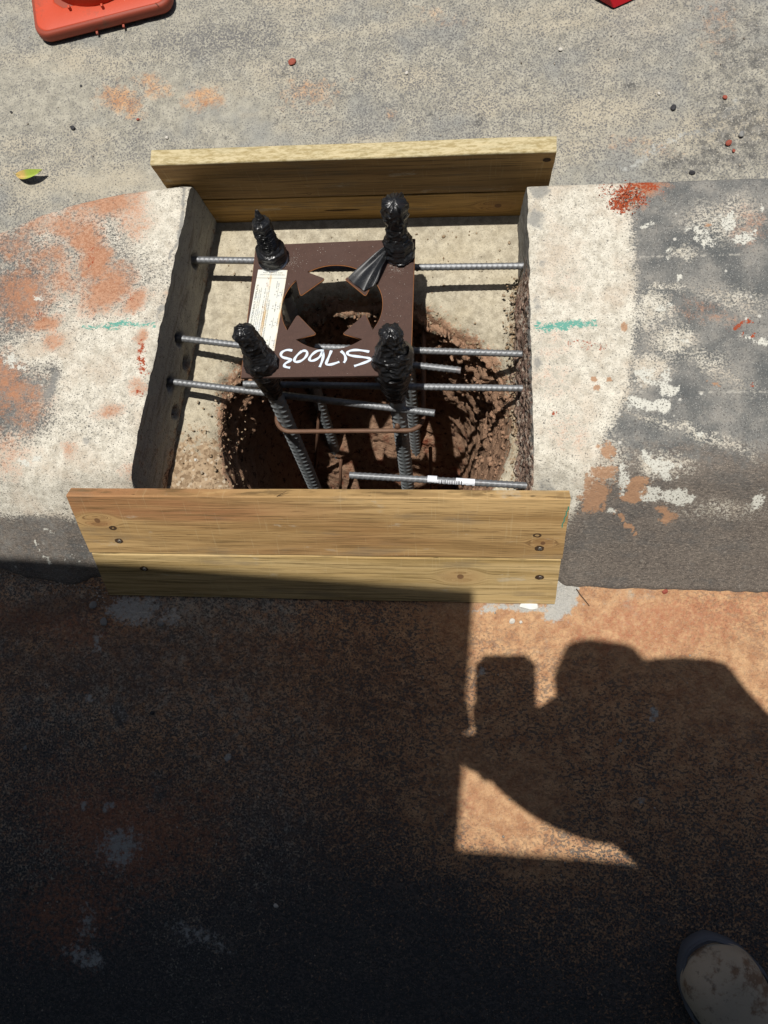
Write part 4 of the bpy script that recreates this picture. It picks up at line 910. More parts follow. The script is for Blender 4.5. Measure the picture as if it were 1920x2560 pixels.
def taped(name, prof, seed, bend=(0, 0), crease=.0022, folds=3, hexr=None, thread=None, tipsquash=None, jag=None, parent=None, uvw=(0, 0)):
    "prof: list of (height, radius) from the plate up"
    hs = np.array([p[0] for p in prof]); rs = np.array([p[1] for p in prof]); n = 150; seg = 80
    s = np.linspace(0, 1, n); h = hs[0]+(hs[-1]-hs[0])*s; r = np.interp(h, hs, rs)
    th_ = np.linspace(0, 2*np.pi, seg, endpoint=False)
    H_, T_ = np.meshgrid(h, th_, indexing='ij'); Rr = np.repeat(r[:, None], seg, 1)
    if hexr is not None:
        h0, h1, ra = hexr; a6 = np.pi/3; hexf = np.cos(a6/2)/np.cos(((T_+.3) % a6)-a6/2); k = ss(h1+.004, h1-.002, H_)*ss(h0-.001, h0+.001, H_); Rr = Rr*(1-k)+k*np.minimum(Rr*1.12, ra*hexf/np.cos(a6/2)*1.0)
    x, y = np.cos(T_), np.sin(T_)
    # diagonal creases of stretched tape
    u = T_/(2*np.pi)
    rid = lambda q: 1-np.abs(2*q-1)
    tw = fbm(x*1.3+seed, y*1.3, H_*20, oct=2, seed=seed)
    c1 = rid(fbm(x*1.0+seed*3, y*1.0, H_*75+.9*np.cos(T_+seed), oct=2, seed=seed+7))**6
    c2 = rid(fbm(x*1.5, y*1.5+seed, H_*95-1.6*np.sin(T_-seed), oct=2, seed=seed+9))**6
    Rr = Rr+crease*(1.5*(tw-.5)+1.0*(c1-.2)+.9*(c2-.2)+.5*(fbm(x*4+y*2, y*4-x*2+seed, H_*70, oct=2, seed=seed+21)-.5))*np.minimum(1, Rr/.010)
    wrap = (H_/.011+u+seed*.37) % 1.0; Rr = Rr+.0009*ss(.0, .10, wrap)*ss(1.0, .75, wrap)
    if thread is not None: k = ss(thread[0], thread[0]+.004, H_)*ss(thread[1], thread[1]-.004, H_); Rr = Rr+k*.0012*np.sin((H_/.0040+u)*2*np.pi)
    if jag: Hj = H_+ss(jag, hs[-1], H_)*.012*(fbm(x*3+seed, y*3, oct=3, seed=seed+11)-.4); H_ = Hj
    ex_ = np.ones_like(H_)
    bx = bend[0]*ss(.3, 1.0, s)[:, None]; by_ = bend[1]*ss(.3, 1.0, s)[:, None]
    X_ = uvw[0]+Rr*x+bx; Y_ = uvw[1]+Rr*y*1.0+by_
    if tipsquash:
        k = ss(tipsquash, hs[-1], H_); Y_ = uvw[1]+by_+(Rr*y)*(1-.75*k)
    V_ = np.stack([X_-uvw[0], Y_-uvw[1], H_], -1).reshape(-1, 3)
    Ff = [tuple(f) for f in gridfaces(n, seg, True)]+[tuple((n-1)*seg+k for k in range(seg))[::-1], tuple(range(seg))]
    me = mesh(name, V_, Ff); bmx = bmesh.new(); bmx.from_mesh(me); bmesh.ops.recalc_face_normals(bmx, faces=bmx.faces[:]); bmx.to_mesh(me); bmx.free()
    o = link(name, me, M_TAPE, parent, True); o.location = (uvw[0], uvw[1], 0); return o
POS = {'BL': onplate(684, 651), 'BR': onplate(999, 635), 'FL': onplate(655, 911), 'FR': onplate(983, 911)}
LEN = 1.12
for k, (u, w_) in POS.items():
    root = rebar_mesh('anchor_bolt', (u, w_, -.035), (u, w_, -LEN),   .0134, .0185, .0022, seg=40, per=9, chev=True, plain=.045, roll=R(90), slant=.55)
    ab = link('anchor_bolt', root, M_BIG, cage)
    ab['label'] = {'BL': 'back left bolt, threads and hex nut showing under its tape', 'BR': 'back right bolt with ragged tape top', 'FL': 'front left bolt, tape pointed and bent over', 'FR': 'front right bolt in a loose baggy wrap of tape'}[k]
    if k in ('BL', 'BR'):
        bm = bmesh.new(); bmesh.ops.create_cone(bm, cap_ends=True, segments=48, radius1=.0278, radius2=.0273, depth=.004); bmesh.ops.translate(bm, vec=(u, w_, .0022), verts=bm.verts)
        bmesh.ops.bevel(bm, geom=[e for e in bm.edges if len(e.link_faces) == 2 and abs(e.calc_face_angle(0)) > 1], offset=.001, segments=2, affect='EDGES'); bm_obj('washer', bm, M_WASH, ab, True)
    if k == 'BL': taped('tape_wrap', [(.004, .0250), (.007, .0262), (.009, .0235), (.031, .0232), (.037, .0190), (.040, .0165), (.080, .0155), (.086, .0160), (.092, .0150), (.097, .0085), (.118, .0018)], 11, (-.003, .004), .0015, hexr=(.009, .030, .0245), thread=(.041, .084), tipsquash=.100, parent=ab, uvw=(u, w_))
    if k == 'BR': taped('tape_wrap', [(.005, .0268), (.012, .0270), (.016, .0245), (.034, .0235), (.045, .0185), (.058, .0165), (.085, .0165), (.095, .0185), (.108, .0188), (.1185, .0178), (.119, .0020)], 23, (-.002, .003), .0034, jag=.09, parent=ab, uvw=(u, w_))
    if k == 'FL': taped('tape_wrap', [(-.006, .0200), (-.002, .0268), (.006, .0270), (.022, .0255), (.034, .0200), (.044, .0175), (.075, .0165), (.090, .0160), (.098, .0110), (.107, .0020)], 37, (-.011, .003), .0026, tipsquash=.094, parent=ab, uvw=(u, w_))
    if k == 'FR': taped('tape_wrap', [(-.004, .026), (.000, .0300), (.014, .0290), (.035, .0265), (.050, .0190), (.060, .0165), (.080, .0155), (.092, .0135), (.100, .0020)], 53, (.002, .002), .0042, parent=ab, uvw=(u, w_))
    if k == 'FR': taped('tape_wrap', [(-.105, .0155), (-.095, .017), (-.060, .024), (-.020, .031), (-.004, .032)], 71, (0, 0), .003, parent=ab, uvw=(u, w_))
    if k == 'FL': taped('tape_wrap', [(-.095, .0155), (-.075, .016), (-.045, .020), (-.015, .026), (-.004, .026)], 83, (0, 0), .002, parent=ab, uvw=(u, w_))
    if k in ('BL', 'BR'): taped('tape_wrap', [(-.09, .0155), (-.07, .016), (-.04, .022), (-.012, .024), (-.0047, .024)], 87, (0, 0), .002, parent=ab, uvw=(u, w_))
    if k == 'FR':     # loose flap on the right, a scrap of bare nut at the front
        bm = bmesh.new(); g = []
        for i in range(14):
            for j in range(10):
                s_, t2 = i/13, j/9; rr_ = .0295+.013*math.sin(math.pi*s_)*t2; aa = R(-40+95*t2)
                g.append(bm.verts.new((u+rr_*math.cos(aa), w_+rr_*math.sin(aa), -.004+.055*s_*(1-.35*t2)+.003*math.sin(t2*9+s_*4))))
        for i in range(13):
            for j in range(9): bm.faces.new((g[i*10+j], g[i*10+j+1], g[(i+1)*10+j+1], g[(i+1)*10+j]))
        bm_obj('tape_flap', bm, M_TAPE, ab, True)
    if k == 'BR':     # fan shaped tail of tape lying over the plate
        q0 = Vector((*onplate(968, 612, .03), .030)); q1 = Vector((*onplate(966, 650, .012), .016)); e0 = Vector((*onplate(871, 701), .0050)); e1 = Vector((*onplate(910, 731), .004)); e2 = Vector((*onplate(944, 712), .007))
        bm = bmesh.new(); g = []; ni, nj = 26, 30
        for i in range(ni):
            for j in range(nj):
                s_, t2 = i/(ni-1), j/(nj-1)
                a_ = q0*(1-t2)+q1*t2
                b_ = (e0*(1-t2*2)+e1*t2*2) if t2 < .5 else (e1*(2-2*t2)+e2*(2*t2-1))
                p = a_*(1-s_)+b_*s_; p.z += .0020*math.sin(t2*13+.6+1.2*math.sin(t2*5)+.8*s_)+.0012*math.sin(s_*9+t2*4)*(.35+.65*s_)*(1-.35*s_)+.004*math.sin(math.pi*s_)
                g.append(bm.verts.new(p))
        for i in range(ni-1):
            for j in range(nj-1): bm.faces.new((g[i*nj+j], g[i*nj+j+1], g[(i+1)*nj+j+1], g[(i+1)*nj+j]))
        bm_obj('tape_tail', bm, M_TAPE2, ab, True)
# ligatures
M_LIG = mat_rust('rusty_ligature', (.095, .048, .030), (.19, .105, .065), (.22, .15, .10), .2, .6)
def ring(dn, uL, uR, wF, wB, r=.030, rr_=.0046):
    pts_ = []
    for (cx_, cy_, a0_) in ((uR-r, wF+r, -90), (uR-r, wB-r, 0), (uL+r, wB-r, 90), (uL+r, wF+r, 180)):
        for q in range(9): a_ = R(a0_+90*q/8); pts_.append((cx_+r*math.cos(a_), cy_+r*math.sin(a_), -dn+.003*math.sin(cx_*30)))
    V_, F_ = tube(pts_, rr_, 12, True); return link('ligature', mesh('ligature', V_, F_), M_LIG, cage, True)
def solve(py, px, w):
    best = None
    for dn in np.linspace(.02, 1.1, 400):
        p = cage.matrix_world@Vector((0, w, -dn)); c = M.inverted()@p; y = 1280-c.y/(-c.z)*F
        if best is None or abs(y-py) < best[0]: best = (abs(y-py), dn)
    return best[1]
d1 = solve(1077, 870, -.139)
def uof(px, dn, w):
    best = None
    for u in np.linspace(-.25, .25, 500):
        c = M.inverted()@(cage.matrix_world@Vector((u, w, -dn))); x = 960+c.x/(-c.z)*F
        if best is None or abs(x-px) < best[0]: best = (abs(x-px), u)
    return best[1]
uL = uof(692, d1, -.11); uR = uof(1058, d1, -.11)
print('ligature depth', d1, uL, uR)
ring(d1, uL, uR, -.139, .137)
d2 = solve(1166, 950, .137); print('second ring', d2); ring(d2, -.14, .14, -.139, .137)
for (pa_, pb_) in ((at(798, 1030, -.28), at(789, 1168, -.62)), (at(852, 1150, -.55), at(850, 1260, -.80)), (at(1076, 1120, -.40), at(1080, 1260, -.70))):
    V_, F_ = tube([MI@Vector(pa_), MI@Vector(pb_)], .0046, 10); link('tie_bar', mesh('tie_bar', V_, F_), M_LIG, cage, True)
wp = (.093, -.139, -d1)
bm = bmesh.new(); bmesh.ops.create_icosphere(bm, subdivisions=2, radius=.007); bmesh.ops.scale(bm, vec=(.8, .8, 1.6), verts=bm.verts); bmesh.ops.translate(bm, vec=(POS['FR'][0]-.004, POS['FR'][1]-.018, -d1+.004), verts=bm.verts); bm_obj('weld_blob', bm, M_LIG, cage, True)

# ------------------------------------------------------------------ traffic cone, red barrier foot
def mat_cone(name, col, dirt):
    t = NT(name); n = t.noise(9, 5, .7); f = t.noise(120, 4, .7)
    c = t.mix(n, tuple(.85*k for k in col), col); c = t.mix(t.math('MULTIPLY', t.smooth(t.math('ADD', t.math('MULTIPLY', n, .7), t.math('MULTIPLY', f, .3)), .52, .66), dirt), c, (.16, .07, .045)); c = t.mix(t.math('MULTIPLY', t.smooth(f, .66, .74), .4), c, (.6, .3, .2))
    return t.done(c, .55, t.bump(f, .3, .0008), spec=.35)
M_CONE = mat_cone('faded_red_orange_plastic', (.56, .075, .032), .55); M_RUB = mat_cone('scuffed_rubber_edge', (.34, .070, .040), .75); M_REDP = mat_cone('glossy_red_plastic', (.50, .010, .018), .0)
cA = Vector(at(112, 112, 0)); cB = Vector(at(436, 30, 0)); e1 = (cB-cA); LS = e1.length; e1.normalize(); e2 = Vector((-e1.y, e1.x, 0))
cone_c = cA+e1*(LS/2)+e2*(LS/2)
cone = empty('traffic_cone', cone_c, 'worn red-orange traffic cone with a square base at the top left', 'traffic cone', 'red plastic road markers')
cone.rotation_euler = (0, 0, math.atan2(e1.y, e1.x))
def rsquare(h, r, n=8):
    p = []
    for (sx, sy, a0_) in ((1, 1, 0), (-1, 1, 90), (-1, -1, 180), (1, -1, 270)):
        for k in range(n+1): a_ = R(a0_+90*k/n); p.append((sx*(h-r)+r*math.cos(a_), sy*(h-r)+r*math.sin(a_)))
    return p
def stackloft(levels, name, mat, parent, cap=True, smooth=True):
    V_, F_ = [], []; n = len(levels[0])
    for L_ in levels: V_ += L_
    for i in range(len(levels)-1):
        for k in range(n): F_.append((i*n+k, i*n+(k+1) % n, (i+1)*n+(k+1) % n, (i+1)*n+k))
    if cap: F_.append(tuple(range(n))[::-1]); F_.append(tuple((len(levels)-1)*n+k for k in range(n)))
    me = mesh(name, V_, F_); bmx = bmesh.new(); bmx.from_mesh(me); bmesh.ops.recalc_face_normals(bmx, faces=bmx.faces[:]); bmx.to_mesh(me); bmx.free(); return link(name, me, mat, parent, smooth)
hs_ = LS/2+.006
lv = [[(x, y, z) for x, y in rsquare(hs_-i, .030-i)] for z, i in ((.004, .004), (.010, .0), (.024, .001), (.0285, .004))]
stackloft(lv, 'base_edge', M_RUB, cone)
rb_ = .131; circ = [(rb_*math.cos(math.atan2(y, x)), rb_*math.sin(math.atan2(y, x))) for x, y in rsquare(hs_, .03)]
sq1 = rsquare(hs_-.003, .028); lv = [[(x*.975, y*.975, .0235) for x, y in sq1], [(x*.965, y*.965, .0290) for x, y in sq1], [(x*.95, y*.95, .0300) for x, y in sq1], [(x*1.03, y*1.03, .030) for x, y in circ], [(x, y, .0285) for x, y in circ], [(x*.97, y*.97, .008) for x, y in circ], [(x*.80, y*.80, .006) for x, y in circ]]
stackloft(lv, 'base_plate', M_CONE, cone, cap=False)
crc = lambda r_, z: [(r_*math.cos(2*math.pi*k/48), r_*math.sin(2*math.pi*k/48), z) for k in range(48)]
stackloft([crc(.121, .006), crc(.116, .060), crc(.064, .28), crc(.026, .46), crc(.021, .466)], 'cone_body', M_CONE, cone)
stackloft([crc(.0905, .17), crc(.0730, .25)], 'reflective_band', mat_flat('reflective_white', (.7, .7, .7), .4, .05), cone, cap=False)
for (px, py) in ((175, 22), (257, 18)):
    q = cone.matrix_basis.inverted()@Vector(at(px, py, .032)); bm = box_bm(.005, .007, .014, .0012, mtx=Matrix.Translation((q.x, q.y, .032))); bm_obj('rib', bm, M_CONE, cone, True)
for (px, py) in ((244, 88), (310, 70)):
    q = cone.matrix_basis.inverted()@Vector(at(px, py, .006)); bm = box_bm(.005, .012, .005, .001, mtx=Matrix.Translation((q.x, -hs_-.001, .006))); bm_obj('nub', bm, M_RUB, cone, True)
# crack in the base corner
q = cone.matrix_basis.inverted()@Vector(at(383, 22, .03)); bm = box_bm(.0012, .046, .001, mtx=Matrix.Translation((q.x, -hs_+.020, .0288))@Matrix.Rotation(.55, 4, 'Z')); bm_obj('crack', bm, M_HOLE, cone)
# red plastic foot
c0 = Vector(at(1534, 24, 0)); r1 = (Vector(at(1600, -6, 0))-c0).normalized(); r2 = (Vector(at(1488, -3, 0))-c0).normalized()
foot = empty('barrier_foot', c0, 'pointed corner of a glossy red plastic barrier foot at the top edge', 'barrier foot', 'red plastic road markers')
a = Vector((0, 0, .0)); b = r1*.30; c_ = r1*.30+r2*.26; d_ = r2*.26; up_ = Vector((0, 0, .12)); ins = (r2*.0+r1*.0)
top_in = (r2*.075)                                # right face leans in
Vv = [a+Vector((0, 0, .002)), b, c_, d_, a+r2*.10+up_, b+r2*.10+up_, c_+up_-r2*.02, d_+up_]
o = link('foot_body', mesh('foot_body', Vv, [(0, 3, 2, 1), (4, 5, 6, 7), (0, 1, 5, 4), (1, 2, 6, 5), (2, 3, 7, 6), (3, 0, 4, 7)]), M_REDP, foot)
bv = o.modifiers.new('b', 'BEVEL'); bv.width = .002; bv.segments = 2
Vv = [b*.5+r2*.13+Vector((0, 0, .12))+Vector((math.cos(2*math.pi*k/12)*.03, math.sin(2*math.pi*k/12)*.03, z)) for z in (0, .6) for k in range(12)]
link('post', mesh('post', Vv, [(k, (k+1) % 12, 12+(k+1) % 12, 12+k) for k in range(12)]+[tuple(range(12, 24))]), M_REDP, foot, True)

# ------------------------------------------------------------------ leaf, stones, twig
t = NT('yellow_green_leaf'); v = t.sep(t.tc); c = t.mix(t.smooth(t.math('ADD', v[0], t.math('MULTIPLY', t.noise(60, 3, .6, t.tc), .02)), -.012, .012), (.52, .36, .12), (.33, .42, .07)); c = t.mix(t.math('MULTIPLY', t.smooth(t.noise(200, 3, .6, t.tc), .55, .7), .4), c, (.25, .26, .05)); M_LEAF = t.done(c, .5, spec=.4)
la, lb_ = Vector(at(38, 440, .006)), Vector(at(106, 430, .018)); ld = (lb_-la); LL = ld.length
bm = bmesh.new(); g = []; ni, nj = 20, 9
for i in range(ni):
    s_ = i/(ni-1); wv = .0105*math.sin(math.pi*(s_**.85))**.8+.0004
    for j in range(nj):
        t2 = j/(nj-1)*2-1
        g.append(bm.verts.new(((s_-.5)*LL, t2*wv+.010*(s_-.5)**2*4*.9-.004, .004+.010*abs(t2)*math.sin(math.pi*s_)+.014*s_*s_)))
for i in range(ni-1):
    for j in range(nj-1): bm.faces.new((g[i*nj+j], g[(i+1)*nj+j], g[(i+1)*nj+j+1], g[i*nj+j+1]))
leaf = bm_obj('leaf', bm, M_LEAF, None, True); leaf.location = (la+lb_)/2-Vector((0, 0, .011)); leaf.rotation_euler = (0, 0, math.atan2(ld.y, ld.x))
tag(leaf, 'curled yellow-green leaf lying on the dusty road', 'leaf')
V_, F_ = tube([(-LL/2-.006, .010, .004), (-LL/2, .004, .005), (0, -.004, .0047), (LL/2, .004, .0195)], .0006, 6); link('midrib', mesh('midrib', V_, F_), mat_flat('leaf_stem', (.30, .26, .08)), leaf, True)
M_ST = {'black': mat_flat('black_stone', (.03, .03, .034), .7, .4, 150, .001), 'red': mat_flat('red_stone', (.27, .065, .04), .8, .3, 120, .001), 'white': mat_flat('pale_stone', (.55, .52, .46), .85, .2, 120, .001), 'grey': mat_flat('grey_stone', (.22, .22, .21), .85, .3, 120, .001), 'tan': mat_flat('tan_stone', (.42, .28, .17), .85, .3, 120, .001)}
STN = [(182, 320, 7, 'black', 'round black stone between the leaf and the long upper board'), (203, 215, 4, 'black', 'small black stone below the traffic cone'), (28, 281, 4, 'black', 'tiny black stone near the left edge above the leaf'), (730, 156, 11, 'red', 'flat brick-red chip on the grey road at the top'), (417, 345, 5, 'white', 'small white chip just above the left end of the back board'),
       (345, 299, 4, 'red', 'small reddish chip left of the back board'), (1683, 269, 8, 'black', 'black stone on the road above the right kerb'), (1401, 124, 5, 'white', 'white chip on the road below the red barrier foot'), (1017, 183, 5, 'white', 'white chip near the top centre of the road'), (1812, 243, 6, 'red', 'dark red chip on the coarse grey road, top right'),
       (1822, 358, 8, 'red', 'larger orange-red stone above the right kerb edge'), (1834, 377, 5, 'red', 'small orange-red stone touching below the larger one'), (1730, 432, 7, 'black', 'dark stone against the back edge of the right kerb'), (1854, 336, 8, 'grey', 'dark grey stone beside the orange-red stones'), (1647, 234, 4, 'white', 'white chip to the left of the black stone on the road'),
       (234, 1512, 10, 'grey', 'grey pebble in the shade at the left foot of the front board'), (260, 1554, 10, 'grey', 'pale grey pebble in the shade below the left foot of the front board'), (402, 1559, 8, 'grey', 'grey pebble in the pale dust below the front board'), (64, 1870, 6, 'grey', 'small pale pebble in the shade near the left edge'),
       (691, 2264, 6, 'white', 'small whitish pebble on the dark asphalt in deep shade'), (1280, 1553, 7, 'white', 'triangular white chip in the sun below the front board'), (1302, 1555, 4, 'white', 'tiny white chip right beside the triangular one'), (1661, 1479, 7, 'red', 'red leaf-like chip at the foot of the right kerb'), (1550, 1850, 5, 'grey', 'small grey pebble inside the shadow of the head'),
       (382, 1783, 6, 'black', 'small black stone right of the patch of bare tar'), (815, 1395, 5, 'tan', '')]
for i, (px, py, r_, cn_, lab) in enumerate(STN):
    if not lab: continue
    zl = 0.0
    me = stone_mesh('stone', r_*.00074, 100+i, .6 if r_ < 9 else .45, 2, 1.25)
    o = link('stone', me, M_ST[cn_]); p = at(px, py, zl); o.location = (p[0], p[1], zl+r_*.00074*.22); o.rotation_euler = (0, 0, i*1.3)
    tag(o, lab, 'stone', 'loose stones on the road')
o = link('stone', stone_mesh('stone', .0034, 333, .7), M_ST['white']); p = at(489, 1150, .006); o.location = (p[0], p[1], .008); tag(o, 'white pebble on the rubble at the front left corner of the cut', 'stone', 'stones inside the cut')
o = link('stone', stone_mesh('stone', .0085, 337, .5), M_ST['tan']); p = at(628, 790, .006); o.location = (p[0], p[1], .008); tag(o, 'round pinkish stone set in the cement left of the bolt template', 'stone', 'stones inside the cut')
V_, F_ = tube([at(1441, 1472, .004), at(1452, 1488, .004), at(1462, 1500, .003), at(1474, 1515, .004)], [.0009, .0008, .0008, .0004], 6); tag(link('twig', mesh('twig', V_, F_), mat_flat('dry_twig', (.08, .05, .03)), None, True), 'thin dry twig at the foot of the right kerb', 'twig')
V_, F_ = tube([ff.matrix_world.inverted()@Vector(at(692, 1241, .183)), ff.matrix_world.inverted()@Vector(at(716, 1228, .186))], [.0006, .0003], 6)
me = mesh('wood_splinter', V_, F_); sp_ = link('wood_splinter', me, M_HOLE, None, True); sp_.matrix_world = ff.matrix_world.copy(); tag(sp_, 'dark splinter lying on the top edge of the front board', 'splinter')
o = link('paper_scrap', stone_mesh('paper_scrap', .011, 21, .14, 2, 1.9), mat_flat('white_scrap', (.68, .68, .64), .7)); p = at(1325, 1512, 0); o.location = (p[0], p[1], .002); tag(o, 'white scrap poking out from under the front board', 'scrap')

# ------------------------------------------------------------------ photographer: boots, body, phone (above and behind the lens)
t = NT('dusty_suede'); n = t.noise(14, 5, .65); f = t.noise(180, 4, .7); c = t.mix(n, (.34, .29, .22), (.58, .49, .36)); c = t.mix(t.math('MULTIPLY', t.smooth(t.noise(22, 5, .7, t.mapping(loc=(3, 2, 1))), .50, .62), .75), c, (.17, .085, .04)); c = t.mix(t.math('MULTIPLY', t.smooth(t.noise(60, 5, .7), .56, .66), .5), c, (.08, .06, .05)); M_SUEDE = t.done(c, .85, t.bump(f, .4, .001))
M_SOLE = mat_flat('grey_rubber_sole', (.12, .13, .15), .7, .35, 25, .0008); M_TROU = mat_flat('navy_work_trousers', (.03, .035, .06), .9, .2, 200, .001); M_SHIRT = mat_flat('dark_work_shirt', (.05, .055, .07), .9, .2, 200, .001)
M_SKIN = mat_flat('skin', (.42, .24, .16), .55, .12, 60); M_HAT = mat_flat('dark_cloth_hat', (.05, .05, .045), .9, .2, 100)
def boot(parent, toe, heel, nm, ws=1.3):
    toe, heel = Vector(toe), Vector(heel); d = (toe-heel); L_ = d.length; d.normalize(); sd_ = Vector((d.y, -d.x, 0))
    lean = []
    def lv_(z, grow, x0_, x1_):
        p = []
        for k in range(40):
            a_ = 2*math.pi*k/40; cx_, sx2 = math.cos(a_), math.sin(a_)
            s_ = (cx_*.5+.5)                                   # 0 heel .. 1 toe
            s2 = x0_+(x1_-x0_)*s_; wd = np.interp(s2, [0, .1, .3, .5, .72, .9, 1.0], [.030, .037, .037, .039, .051, .048, .034])*ws+grow
            e = abs(sx2)**.56*math.copysign(1, sx2)
            q = heel+d*(L_*s2)+sd_*(e*wd); q.z = z; p.append(q)
        return p
    sole = [lv_(z, g, x0_, x1_) for z, g, x0_, x1_ in ((.0, .001, -.01, 1.01), (.006, .006, -.02, 1.024), (.022, .006, -.02, 1.024), (.029, .003, -.01, 1.015))]
    stackloft([[tuple(v) for v in l] for l in sole], 'sole', M_SOLE, parent)
    # upper: cross-sections along the foot
    V_, F_ = [], []; n = 26; m = 22
    for i in range(n):
        s_ = math.sin(i/(n-1)*math.pi/2); s2 = .02+.965*s_; kk = math.sqrt(max(.03, 1-(max(0, s_-.80)/.20)**2)); wd = np.interp(s2, [0, .1, .3, .5, .72, .9, 1.0], [.026, .034, .034, .037, .046, .048, .048])*ws*kk; top_ = np.interp(s2, [0, .12, .3, .42, .55, .70, .85, .93, .975, 1.0], [.13, .15, .15, .125, .098, .084, .080, .074, .064, .050])*(.45+.55*kk)
        for k in range(m):
            a_ = math.pi*k/(m-1); e = math.cos(a_); hh = math.sin(a_)**.62
            q = heel+d*(L_*s2)+sd_*(wd*math.copysign(abs(e)**.8, e)); q.z = .026+(top_-.026)*hh; V_.append(q)
    for i in range(n-1):
        for k in range(m-1): F_.append((i*m+k, i*m+k+1, (i+1)*m+k+1, (i+1)*m+k))
    F_.append(tuple(range(m))); F_.append(tuple((n-1)*m+k for k in range(m))[::-1])
    me = mesh('upper', V_, F_); bmx = bmesh.new(); bmx.from_mesh(me); bmesh.ops.recalc_face_normals(bmx, faces=bmx.faces[:]); bmx.to_mesh(me); bmx.free()
    o = link('upper', me, M_SUEDE, parent, True); sb = o.modifiers.new('s', 'SUBSURF'); sb.levels = sb.render_levels = 1
    # stitched welt seam round the toe
    V_, F_ = tube([tuple(v+Vector((0, 0, .004))) for v in lv_(.029, .001, .0, 1.01)], .0022, 6, True); link('welt', mesh('welt', V_, F_), M_SOLE, parent, True)
person = empty('person', (.62, -.85, 0), 'person in tan work boots, only the toe of one boot in view', 'person')
def kids(o_from): 
    for o in list(C.objects):
        if o.parent is None and o.name.startswith('__'): o.parent = person
tmp = bpy.data.objects.new('boot', None); C.objects.link(tmp); tmp.parent = person; tmp.location = (-.62, .85, 0)
boot(tmp, at(1742, 2355, .02)*np.array([1, 1, 0]), at(1742, 2355, .02)*np.array([1, 1, 0])+np.array([.165, -.290, 0]), 'boot', 1.42)
tmp2 = bpy.data.objects.new('boot', None); C.objects.link(tmp2); tmp2.parent = person; tmp2.location = (-.62, .85, 0)
boot(tmp2, (.93, -.52, 0), (1.05, -.77, 0), 'boot')
def skin(name, joints, edges, mat, parent, sub=2, root=0):
    me = bpy.data.meshes.new(name); me.from_pydata([j[0] for j in joints], edges, []); o = link(name, me, mat, parent); o.location = (-.62, .85, 0)
    md = o.modifiers.new('skin', 'SKIN'); md.use_smooth_shade = True
    for i, j in enumerate(joints): me.skin_vertices[0].data[i].radius = (j[1], j[1]) if not hasattr(j[1], '__len__') else j[1]; me.skin_vertices[0].data[i].use_root = (i == root)
    sb = o.modifiers.new('sub', 'SUBSURF'); sb.levels = sb.render_levels = sub; return o
# ground shadow -> position at height z
def over(px, py, z): g_ = at(px, py, 0); return Vector((g_[0]-LIGHT.x*z, g_[1]-LIGHT.y*z, z))
pel = (.76, -.78, .93)
skin('trousers', [(pel, .155), ((.68, -.86, .86), .115), ((.68, -.93, .48), .078), ((.70, -1.0, .13), .062), ((.86, -.80, .86), .115), ((.93, -.72, .48), .078), ((1.01, -.76, .13), .062)], [(0, 1), (1, 2), (2, 3), (0, 4), (4, 5), (5, 6)], M_TROU, person)
headc = over(1546, 1745, 1.62)
chest = over(1665, 2060, 1.30); neck = headc+Vector((.085, -.085, -.10)); mid_ = over(1890, 2060, 1.12)
shR = over(1742, 1772, 1.42); shL = over(1530, 2000, 1.37)
handR = over(1352, 1850, 1.375); handL = over(1200, 1850, 1.375)
elR = over(1412, 1838, 1.33); elL = over(1365, 1990, 1.30)
torso = skin('shirt', [(pel, .150), (mid_, .17), (chest, .165), (over(1664, 1772, 1.50), .140), (shR, .098), (shL, .095), (elR, .080), (elL, .055), (handR+(elR-handR)*.05, .060), (handL+(elL-handL)*.22, .050)],
     [(0, 1), (1, 2), (2, 3), (2, 4), (2, 5), (4, 6), (5, 7), (6, 8), (7, 9)], M_SHIRT, person)
# head
bm = bmesh.new(); bmesh.ops.create_uvsphere(bm, u_segments=32, v_segments=24, radius=1)
fdir = (Vector((0.0, .10, 1.1))-headc); fdir.normalize()
for v in bm.verts:
    x, y, z = v.co; y2 = y
    r_ = Vector((x*.078, y*.098, z*.115))
    if y > .5: r_.y += .008*math.exp(-((x/.25)**2+(z/.25)**2))*2.2                    # nose
    if y > 0: r_.y -= .008*math.exp(-(((abs(x)-.42)/.16)**2+((z-.08)/.12)**2))          # eye sockets
    if z < -.3 and y < .2: r_.y += .02*(-z-.3)
    v.co = r_
hq = fdir.to_track_quat('Y', 'Z').to_matrix().to_4x4()
bmesh.ops.transform(bm, matrix=Matrix.Translation(headc)@hq, verts=bm.verts)
hd = bm_obj('head', bm, M_SKIN, person, True); hd.location = (-.62, .85, 0)
for sx in (-1, 1):
    bm = bmesh.new(); bmesh.ops.create_icosphere(bm, subdivisions=2, radius=1); bmesh.ops.transform(bm, matrix=Matrix.Translation(headc)@hq@Matrix.Translation((sx*.080, -.005, -.005))@Matrix.Diagonal((.008, .018, .030, 1)), verts=bm.verts); o = bm_obj('ear', bm, M_SKIN, hd, True)
    bm = bmesh.new(); bmesh.ops.create_icosphere(bm, subdivisions=2, radius=.012); bmesh.ops.transform(bm, matrix=Matrix.Translation(headc)@hq@Matrix.Translation((sx*.032, .080, .010)), verts=bm.verts); bm_obj('eye', bm, M_ST['white'], hd, True)
bm = bmesh.new(); bmesh.ops.create_cube(bm, size=1); bmesh.ops.transform(bm, matrix=Matrix.Translation(headc)@hq@Matrix.Translation((0, .094, -.045))@Matrix.Diagonal((.045, .006, .006, 1)), verts=bm.verts); bm_obj('mouth', bm, M_ST['red'], hd)
